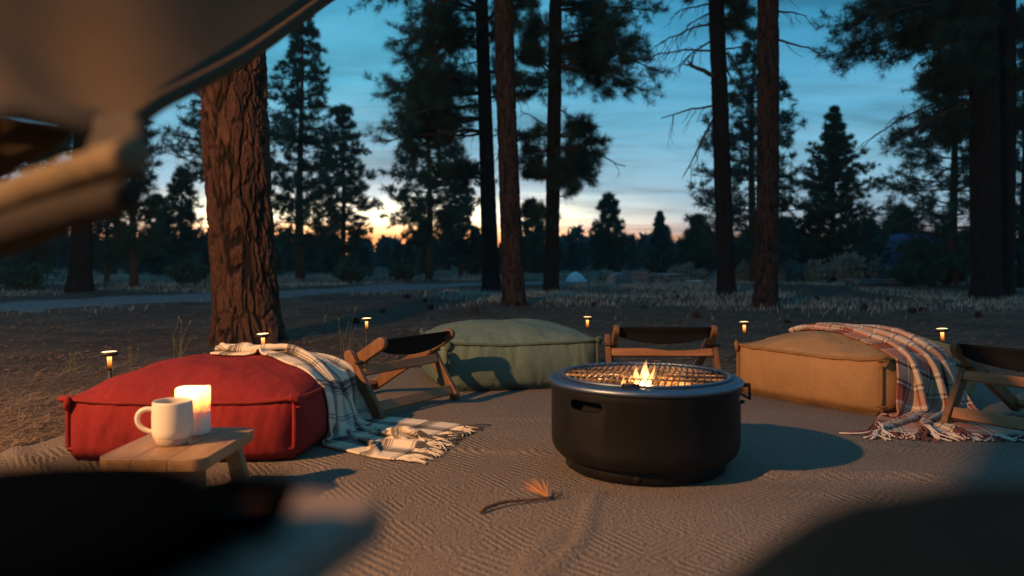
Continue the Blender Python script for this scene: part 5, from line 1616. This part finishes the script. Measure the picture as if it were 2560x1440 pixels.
def candle():
    x, y = (482 - 1280) / F * 1.752, 1.752
    z = TT + 0.001
    o = thing('candle', 'lit cream pillar candle with uneven melted rim on the small teak table', 'candle', (x, y, z))
    n = 72; r = 0.0375
    th = np.arange(n) * 2 * PI / n
    rim = 0.103 + 0.0022 * np.cos(th - 0.4) + 0.0022 * np.cos(2 * th + 0.5) - 0.007 * np.exp(-((np.mod(th - R(255) + PI, 2 * PI) - PI) / 0.30) ** 2)
    rows = []
    def ring(rr, zz):
        rows.append(np.stack([x + rr * np.cos(th), y + rr * np.sin(th), z + zz + 0 * th], -1))
    ring(r * 0.02, 0.0); ring(r * 0.97, 0.0); ring(r, 0.003)
    for q in np.linspace(0.1, 0.93, 12):
        ring(r * (1 + 0.006 * fbm(np.cos(th) * 2, np.sin(th) * 2, q * 4 + 0 * th, 3, 2)), rim * q)
    ring(r * 0.995, rim - 0.002); ring(r * 0.955, rim); ring(r * 0.885, rim - 0.002)
    for q in np.linspace(0.92, 0.70, 6):
        ring(r * (0.86 - 0.05 * (0.92 - q) / 0.22), 0.103 * q + 0.001 * np.cos(3 * th))
    ring(r * 0.5, 0.068); ring(r * 0.02, 0.067)
    A = np.array(rows); m = len(A)
    i = np.arange(m - 1)[:, None] * n; j = np.arange(n)[None, :]; j2 = (j + 1) % n
    fs = np.stack([i + j, i + j2, i + n + j2, i + n + j], -1).reshape(-1)
    me = mesh_np('wax', A.reshape(-1, 3), fs, np.full((m - 1) * n, 4), M['wax'])
    put(me, 'wax', o)
    fx, fy = x + 0.012, y - 0.006
    b = MB(); b.tube([(fx, fy, z + 0.066), (fx, fy, z + 0.074), (fx + 0.001, fy, z + 0.080)], 0.0009, 6); b.build('wick', M['hole'], o)
    b = MB(); pts = [(fx, fy, z + 0.078 + 0.021 * q) for q in np.linspace(0, 1, 12)]
    b.tube(pts, [max(0.0003, 0.0036 * math.sin(PI * (0.1 + 0.9 * q)) * (1.15 - 0.6 * q)) for q in np.linspace(0, 1, 12)], 12)
    b.build('flame', M['candle_flame'], o)
    l = bpy.data.lights.new('candle_glow', 'POINT'); l.energy = 1.3; l.color = (1.0, 0.58, 0.23); l.shadow_soft_size = 0.006
    lo = link(bpy.data.objects.new('candle_glow', l)); lo.location = ((fx - 0.006) + x * (KT - 1), (fy + 0.004) + y * (KT - 1), z + 0.094 * KT)
    o.location = (x * KT, y * KT, z); o.scale = (KT, KT, KT)
def m_wax():
    m, t, b = mat('candle_wax')
    fin(t, b, (0.86, 0.72, 0.60), 0.45, spec=0.4)
    b.inputs['Subsurface Weight'].default_value = 1.0
    b.inputs['Subsurface Radius'].default_value = (1.0, 0.68, 0.44)
    b.inputs['Subsurface Scale'].default_value = 0.045
    return m
M['wax'] = m_wax()
M['candle_flame'] = m_emit('candle_flame', (1.0, 0.72, 0.36), 14)
candle()

# ------------------------------------------------------------------ solar stake lights
def path_lights():
    spots = [(278, 877, 3.18, 'leftmost solar stake light, behind the left end of the red cushion'), (664, 832, 3.96, 'solar stake light at the foot of the thick plated trunk'),
             (918, 794, 4.98, 'solar stake light beside tall grass behind the left chair'), (1469, 791, 5.05, 'solar stake light just right of the green cushion'),
             (1863, 803, 4.72, 'solar stake light left of the tan cushion, by the middle chair'), (2364, 820, 4.28, 'solar stake light behind the rust plaid blanket at the right')]
    proto = None
    glow = m_emit_grad()
    for px, py, d, lab in spots:
        x, y, z = W(px, py, d)
        if proto is None:
            o = thing('path_light', lab, 'path light', (x, y, 0), 'solar stake lights round the rug')
            H = 0.305
            b = MB(); b.tube([(0, 0, -0.03), (0, 0, 0.255)], [0.0075, 0.0080], 16); b.build('stake', M['post'], o, True)
            b = MB(); b.tube([(0, 0, 0.225), (0, 0, 0.283)], [0.0082, 0.0092], 16); b.build('glow_tube', glow, o, True)
            b = MB(); b.lathe([(0.0005, 0.281), (0.010, 0.281), (0.030, 0.284), (0.0345, 0.288), (0.0350, 0.294), (0.033, 0.300), (0.0305, 0.3015), (0.0300, 0.300)], 40); b.build('cap', M['post'], o, True)
            b = MB(); b.lathe([(0.0003, 0.3035), (0.020, 0.3025), (0.0302, 0.3005)], 40); b.build('lens', M['lens'], o, True)
            proto = o
        else:
            o = copy_tree(proto); o['label'] = lab
        o.location = (x, y, float(ground_z(x, y)) - 0.305 + max(0.29, z) ); o.rotation_euler = (R(random.uniform(-3, 3)), R(random.uniform(-3, 3)), 0)
def m_emit_grad():
    m = bpy.data.materials.new('lamp_tube'); m.use_nodes = True
    t = NT(m.node_tree); t.n.clear()
    sep = t.new('ShaderNodeSeparateXYZ'); t.set(sep, 0, objc(t))
    f = t.math('DIVIDE', t.math('SUBTRACT', sep.outputs[2], 0.225), 0.058)
    c = t.ramp(f, [(0.0, (0.05, 0.01, 0.0)), (0.4, (1.0, 0.24, 0.03)), (1.0, (1.0, 0.48, 0.13))])
    e = t.new('ShaderNodeEmission'); t.set(e, 0, c); t.set(e, 1, t.ramp(f, [(0.0, 0.02), (0.35, 0.6), (1.0, 3.2)]))
    o = t.new('ShaderNodeOutputMaterial'); t.l.new(e.outputs[0], o.inputs[0])
    return m
M['lens'] = m_emit('lamp_lens', (1.0, 0.58, 0.24), 5.0)
path_lights()

# ------------------------------------------------------------------ twig on the rug
def twig():
    rg = random.Random(4)
    ctl = [G(1202, 1298), (G(1235, 1284)), G(1280, 1276), G(1330, 1270), G(1385, 1262)]
    P = np.array([(x, y, float(rug_z(x, y)) + 0.012 + (0.004 if i in (1, 2) else 0)) for i, (x, y) in enumerate(ctl)])
    t = np.linspace(0, 4, 18); Q = np.stack([np.interp(t, range(5), P[:, i]) for i in range(3)], -1)
    for _ in range(3): Q[1:-1] = 0.25 * Q[:-2] + 0.5 * Q[1:-1] + 0.25 * Q[2:]
    Q[1:-1, :2] += np.array([[rg.gauss(0, .0012), rg.gauss(0, .0012)] for _ in range(16)])
    o = thing('pine_twig', 'dry pine twig with a tuft of orange needles lying on the rug', 'twig', tuple(Q[0]))
    b = MB(); b.tube(Q, np.linspace(0.0058, 0.0034, 18) * np.array([1 + 0.15 * math.sin(i * 2.1) for i in range(18)]), 8)
    b.tube([Q[9], Q[9] + np.array([0.012, 0.012, 0.004])], [0.003, 0.002], 6); b.tube([Q[-1], Q[-1] + np.array([0.02, 0.006, 0.006]), Q[-1] + np.array([0.026, 0.016, 0.01])], [0.004, 0.003, 0.001], 6)
    b.build('stick', M['twig'], o)
    e = Q[-2]
    for k in range(22):
        a = R(118) + rg.gauss(0, 0.34); L = rg.uniform(0.06, 0.11)
        tip = e + np.array([math.cos(a) * L, math.sin(a) * L * 0.55, rg.uniform(0.008, 0.045)])
        b = MB(); b.tube(bez(e, tip, 0.004, 4, rg, 0.05), [0.0011, 0.0011, 0.0009, 0.0005], 4, caps=False); b.build('needle', M['red_needle'], o)
twig()

# ------------------------------------------------------------------ canvas tent over the left, lantern on its post
def tent():
    root = thing('canvas_tent', 'tan canvas tent awning hanging into the picture at the upper left', 'tent', (-0.9, 0.3, 0.0))
    # canopy: its free edge runs from far right to near the lens; the sheet climbs to the left behind it
    def edge(t):
        px = [1010, 820, 600, 430, 352][0:5]
        pts = [W(1010, -115, 2.35), W(820, -6, 1.75), W(640, 108, 1.25), W(440, 232, 0.90), W(330, 305, 0.70)]
        pts = np.array(pts); s = np.linspace(0, 1, 5)
        return np.array([np.interp(t, s, pts[:, i]) for i in range(3)])
    far = [(-1.15, 2.3, 2.38), (-1.25, 1.85, 1.98), (-1.22, 1.40, 1.56), (-0.90, 1.00, 1.06), (-0.60, 0.66, 0.83)]
    far = np.array(far)
    n, m = 40, 30
    A = np.zeros((n, m, 3))
    for i in range(n):
        t = i / (n - 1); e = edge(t); f = np.array([np.interp(t, np.linspace(0, 1, 5), far[:, k]) for k in range(3)])
        for j in range(m):
            s = j / (m - 1)
            p = e * (1 - s) + f * s
            p[2] -= 0.02 * math.sin(PI * s); p[2] += 0.006 * math.sin(s * 14 + t * 9)
            A[i, j] = p
    for _ in range(3):
        A[1:-1] = 0.25 * A[:-2] + 0.5 * A[1:-1] + 0.25 * A[2:]
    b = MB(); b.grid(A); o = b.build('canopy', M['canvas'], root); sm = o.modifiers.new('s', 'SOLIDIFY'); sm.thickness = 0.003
    E = A[:, 0]; nE = len(E)
    # turned hem with a cord inside, hanging just below the sheet
    b = MB(); b.tube(E + np.array([0.0, 0.0, -0.004]), np.linspace(0.014, 0.0085, nE), 12); b.build('hem', M['canvas'], root)
    I = A[:, 4] * 0.7 + A[:, 3] * 0.3 - np.array([0, 0, 0.012])
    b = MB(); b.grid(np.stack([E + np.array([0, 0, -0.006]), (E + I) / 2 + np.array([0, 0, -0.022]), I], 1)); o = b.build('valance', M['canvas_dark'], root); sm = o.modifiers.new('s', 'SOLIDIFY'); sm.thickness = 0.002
    # webbing strap and corner patch near the lens
    P = [W(-160, 262, 0.60), W(60, 276, 0.60), W(240, 312, 0.60), W(330, 345, 0.60)]
    b = MB()
    up = np.array([0, 0.3, 1.0])
    st = np.array([[np.array(p) + up * 0.010 for p in P], [np.array(p) - up * 0.010 for p in P]])
    b.grid(st.transpose(1, 0, 2)); o = b.build('strap', M['canvas_dark'], root); sm = o.modifiers.new('s', 'SOLIDIFY'); sm.thickness = 0.006
    C = np.array([[W(238, 300, 0.62), W(300, 292, 0.58), W(368, 288, 0.54)], [W(250, 360, 0.60), W(310, 355, 0.56), W(372, 340, 0.52)], [W(235, 440, 0.58), W(310, 430, 0.54), W(368, 415, 0.50)]])
    b = MB(); b.grid(C); o = b.build('corner_patch', M['canvas_dark'], root, sub=2); sm = o.modifiers.new('s', 'SOLIDIFY'); sm.thickness = 0.008
    # rolled door flap
    P = [W(335, 385, 0.50), W(250, 415, 0.53), W(120, 462, 0.565), W(-30, 520, 0.605), W(-220, 590, 0.65)]
    t = np.linspace(0, 4, 30); P = np.array(P); Q = np.stack([np.interp(t, range(5), P[:, i]) for i in range(3)], -1)
    b = MB(); b.tube(Q, np.linspace(0.0115, 0.0165, 30) * (1 + 0.05 * np.sin(np.arange(30) * 1.3)), 20); b.build('rolled_flap', M['canvas_lit'], root)
    b = MB(); b.tube(Q + np.array([0.0, -0.004, -0.026]), np.linspace(0.010, 0.018, 30), 16); b.build('flap_shade_roll', M['flap_shadow_cloth'], root)  # darker tube added as the shade under the rolled flap
    # far side panel seen through the gap
    b = MB(); D = 0.95
    b.grid(np.array([[W(-260, 270, D), W(-60, 290, D), W(190, 330, D)], [W(-260, 520, D), W(-60, 480, D), W(150, 362, D)]]))
    o = b.build('side_panel', M['canvas'], root); sm = o.modifiers.new('s', 'SOLIDIFY'); sm.thickness = 0.006
    b = MB(); b.tube([W(-4, 425, D), W(-4, 1090, D)], 0.011, 10) if False else b.tube([W(-30, 200, D), W(-40, 1091, D)], 0.012, 10); b.build('pole', M['post'], root)
tent()

def lantern():
    lx, ly, lz = -3.40, 0.13, 2.60
    p = thing('lantern_post', 'wooden post with a crook holding the camp lantern left of the picture', 'post', (lx - 0.22, ly, 0))
    b = MB(); b.tube([(lx - 0.22, ly, -0.05), (lx - 0.22, ly, lz + 0.35)], 0.03, 12); b.build('pole', M['grey_wood'], p)
    b = MB(); b.tube([(lx - 0.22, ly, lz + 0.33), (lx - 0.1, ly, lz + 0.39), (lx, ly, lz + 0.35), (lx, ly, lz + 0.27)], 0.009, 8); b.build('hook', M['iron'], p)
    o = thing('lantern', 'lit camp lantern hanging from the post left of the picture', 'lantern', (lx, ly, lz - 0.12))
    b = MB(); b.lathe([(0.001, -0.14), (0.045, -0.14), (0.05, -0.13), (0.05, -0.105), (0.035, -0.098), (0.001, -0.098)], 32, (lx, ly, lz)); b.build('base', M['iron'], o)
    b = MB(); b.lathe([(0.001, 0.17), (0.02, 0.165), (0.06, 0.13), (0.075, 0.105), (0.07, 0.10), (0.001, 0.10)], 32, (lx, ly, lz)); b.build('cap', M['iron'], o)
    for k in range(4):
        a = k * PI / 2 + 0.6
        b = MB(); b.tube([(lx + 0.046 * math.cos(a), ly + 0.046 * math.sin(a), lz - 0.110), (lx + 0.066 * math.cos(a), ly + 0.066 * math.sin(a), lz + 0.103)], 0.0025, 6); b.build('guard', M['iron'], o)
    b = MB(); b.tube([(lx - 0.07, ly, lz + 0.11), (lx - 0.05, ly, lz + 0.23), (lx, ly, lz + 0.268), (lx + 0.05, ly, lz + 0.23), (lx + 0.07, ly, lz + 0.11)], 0.003, 6); b.build('bail', M['iron'], o)
    l = bpy.data.lights.new('lantern_light', 'POINT'); l.energy = 1700.0; l.color = (1.0, 0.50, 0.20); l.shadow_soft_size = 0.045
    lo = link(bpy.data.objects.new('lantern_light', l)); lo.location = (lx, ly, lz)
lantern()

# ------------------------------------------------------------------ dark things right in front of the lens
def foreground():
    q = 0.74
    def zz_(z): return CH - (CH - z) * q
    zt = zz_(0.547)
    cx, cy = -0.241 * q - 0.006, 0.269 * q + 0.022
    o = thing('camp_table', 'blurred grey wooden table corner close to the lens at lower left', 'table', (cx, cy, 0.012), None, R(-15))
    h = zt - 0.012
    w, l = 0.30 * q, 0.30 * q
    for k in range(4):
        b = MB(); b.box((0, -l / 2 + l / 4 * (k + 0.5), h - 0.008), (w, l / 4 - 0.002, 0.016)); b.build('slat', M['near_wood'], o, True, False, 0.002)
    for sx in (-1, 1):
        b = MB(); b.box((sx * (w / 2 - 0.04), 0, h - 0.027), (0.024, l - 0.02, 0.020)); b.build('batten', M['grey_wood'], o, True, False, 0.002)
        for sy in (-1, 1):
            b = MB(); b.box((sx * (w / 2 - 0.02), sy * (l / 2 - 0.02), (h - 0.038) / 2), (0.022, 0.022, h - 0.038)); b.build('leg', M['grey_wood'], o, True, False, 0.002)
    bx, by, k = -0.124 * q, 0.352 * q, 0.60 * q
    o = thing('bowl', 'blurred small black bowl with brown food on the near grey table', 'bowl', (bx, by, zt))
    b = MB(); b.lathe([(k * r, 0.42 * q * z) for r, z in [(0.001, 0.0), (0.026, 0.0), (0.036, 0.012), (0.043, 0.034), (0.0445, 0.048), (0.042, 0.048), (0.039, 0.034), (0.030, 0.014), (0.001, 0.010)]], 40, (bx, by, zt)); b.build('shell', M['black'], o)
    b = MB(); b.lathe([(k * r, 0.42 * q * z) for r, z in [(0.001, 0.024), (0.02, 0.0235), (0.0345, 0.022)]], 32, (bx, by, zt)); b.build('stew', M['stew'], o)
    bx, by, k = -0.205 * q, 0.300 * q, 0.72 * q
    o = thing('cooking_pot', 'blurred black iron pot with lid on the near grey table at lower left', 'pot', (bx, by, zt))
    b = MB(); b.lathe([(k * r, 0.54 * q * z) for r, z in [(0.001, 0.0), (0.098, 0.0), (0.108, 0.006), (0.116, 0.040), (0.118, 0.046), (0.113, 0.046), (0.104, 0.010), (0.001, 0.008)]], 56, (bx, by, zt)); b.build('body', M['black'], o)
    b = MB(); b.lathe([(k * r, 0.54 * q * z) for r, z in [(0.001, 0.050), (0.06, 0.049), (0.112, 0.042), (0.114, 0.039)]], 56, (bx, by, zt)); b.build('lid', M['black'], o)
    for e in (-1, 1):
        b = MB(); b.tube([(bx + e * 0.08 * q, by - 0.012, zt + 0.009), (bx + e * 0.095 * q, by - 0.010, zt + 0.010), (bx + e * 0.095 * q, by + 0.010, zt + 0.010), (bx + e * 0.08 * q, by + 0.012, zt + 0.009)], 0.0026, 8); b.build('handle', M['black'], o)
    # bean bag at the right
    bm = bmesh.new(); bmesh.ops.create_icosphere(bm, subdivisions=5, radius=1.0)
    cx, cy = 0.268 * q, 0.29 * q
    for v in bm.verts:
        n = float(fbm(np.array([v.co.x * 1.7]), np.array([v.co.y * 1.7]), np.array([v.co.z * 1.7]), 71, 3)[0])
        p = v.co.copy(); p *= 1 + 0.05 * n
        zz = (p.z + 1) / 2
        k = 1.0 + 0.22 * (1 - zz)
        v.co = Vector((cx + p.x * 0.30 * q * k, cy + p.y * 0.20 * q * k, max(0.013, 0.013 + (zz ** 0.85) * (zz_(0.598) + 0.005) - 0.02)))
    me = bpy.data.meshes.new('bean_bag'); bm.to_mesh(me); bm.free(); me.materials.append(M['navy'])
    for p in me.polygons: p.use_smooth = True
    tag(put(me, 'bean_bag'), 'blurred dark navy bean bag close to the lens at lower right', 'bean bag')
M['near_wood'] = m_wood('brown_grey_wood', (0.15, 0.105, 0.075), (0.30, 0.22, 0.16), 0)
M['stew'] = m_plain('stew', (0.06, 0.03, 0.015), 0.5)
foreground()

# ------------------------------------------------------------------ evening air between here and the far trees
def haze():
    b = MB(); b.box((0, 130, 6.5), (640, 420, 15.2))
    m = bpy.data.materials.new('evening_air'); m.use_nodes = True
    t = NT(m.node_tree); t.n.clear()
    v = t.new('ShaderNodeVolumePrincipled'); v.inputs['Color'].default_value = (0.60, 0.88, 0.95, 1); v.inputs['Density'].default_value = 0.0006; v.inputs['Anisotropy'].default_value = 0.0
    o = t.new('ShaderNodeOutputMaterial'); t.l.new(v.outputs[0], o.inputs['Volume'])
    tag(b.build('haze', m, smooth=False), kind='stuff')
haze()
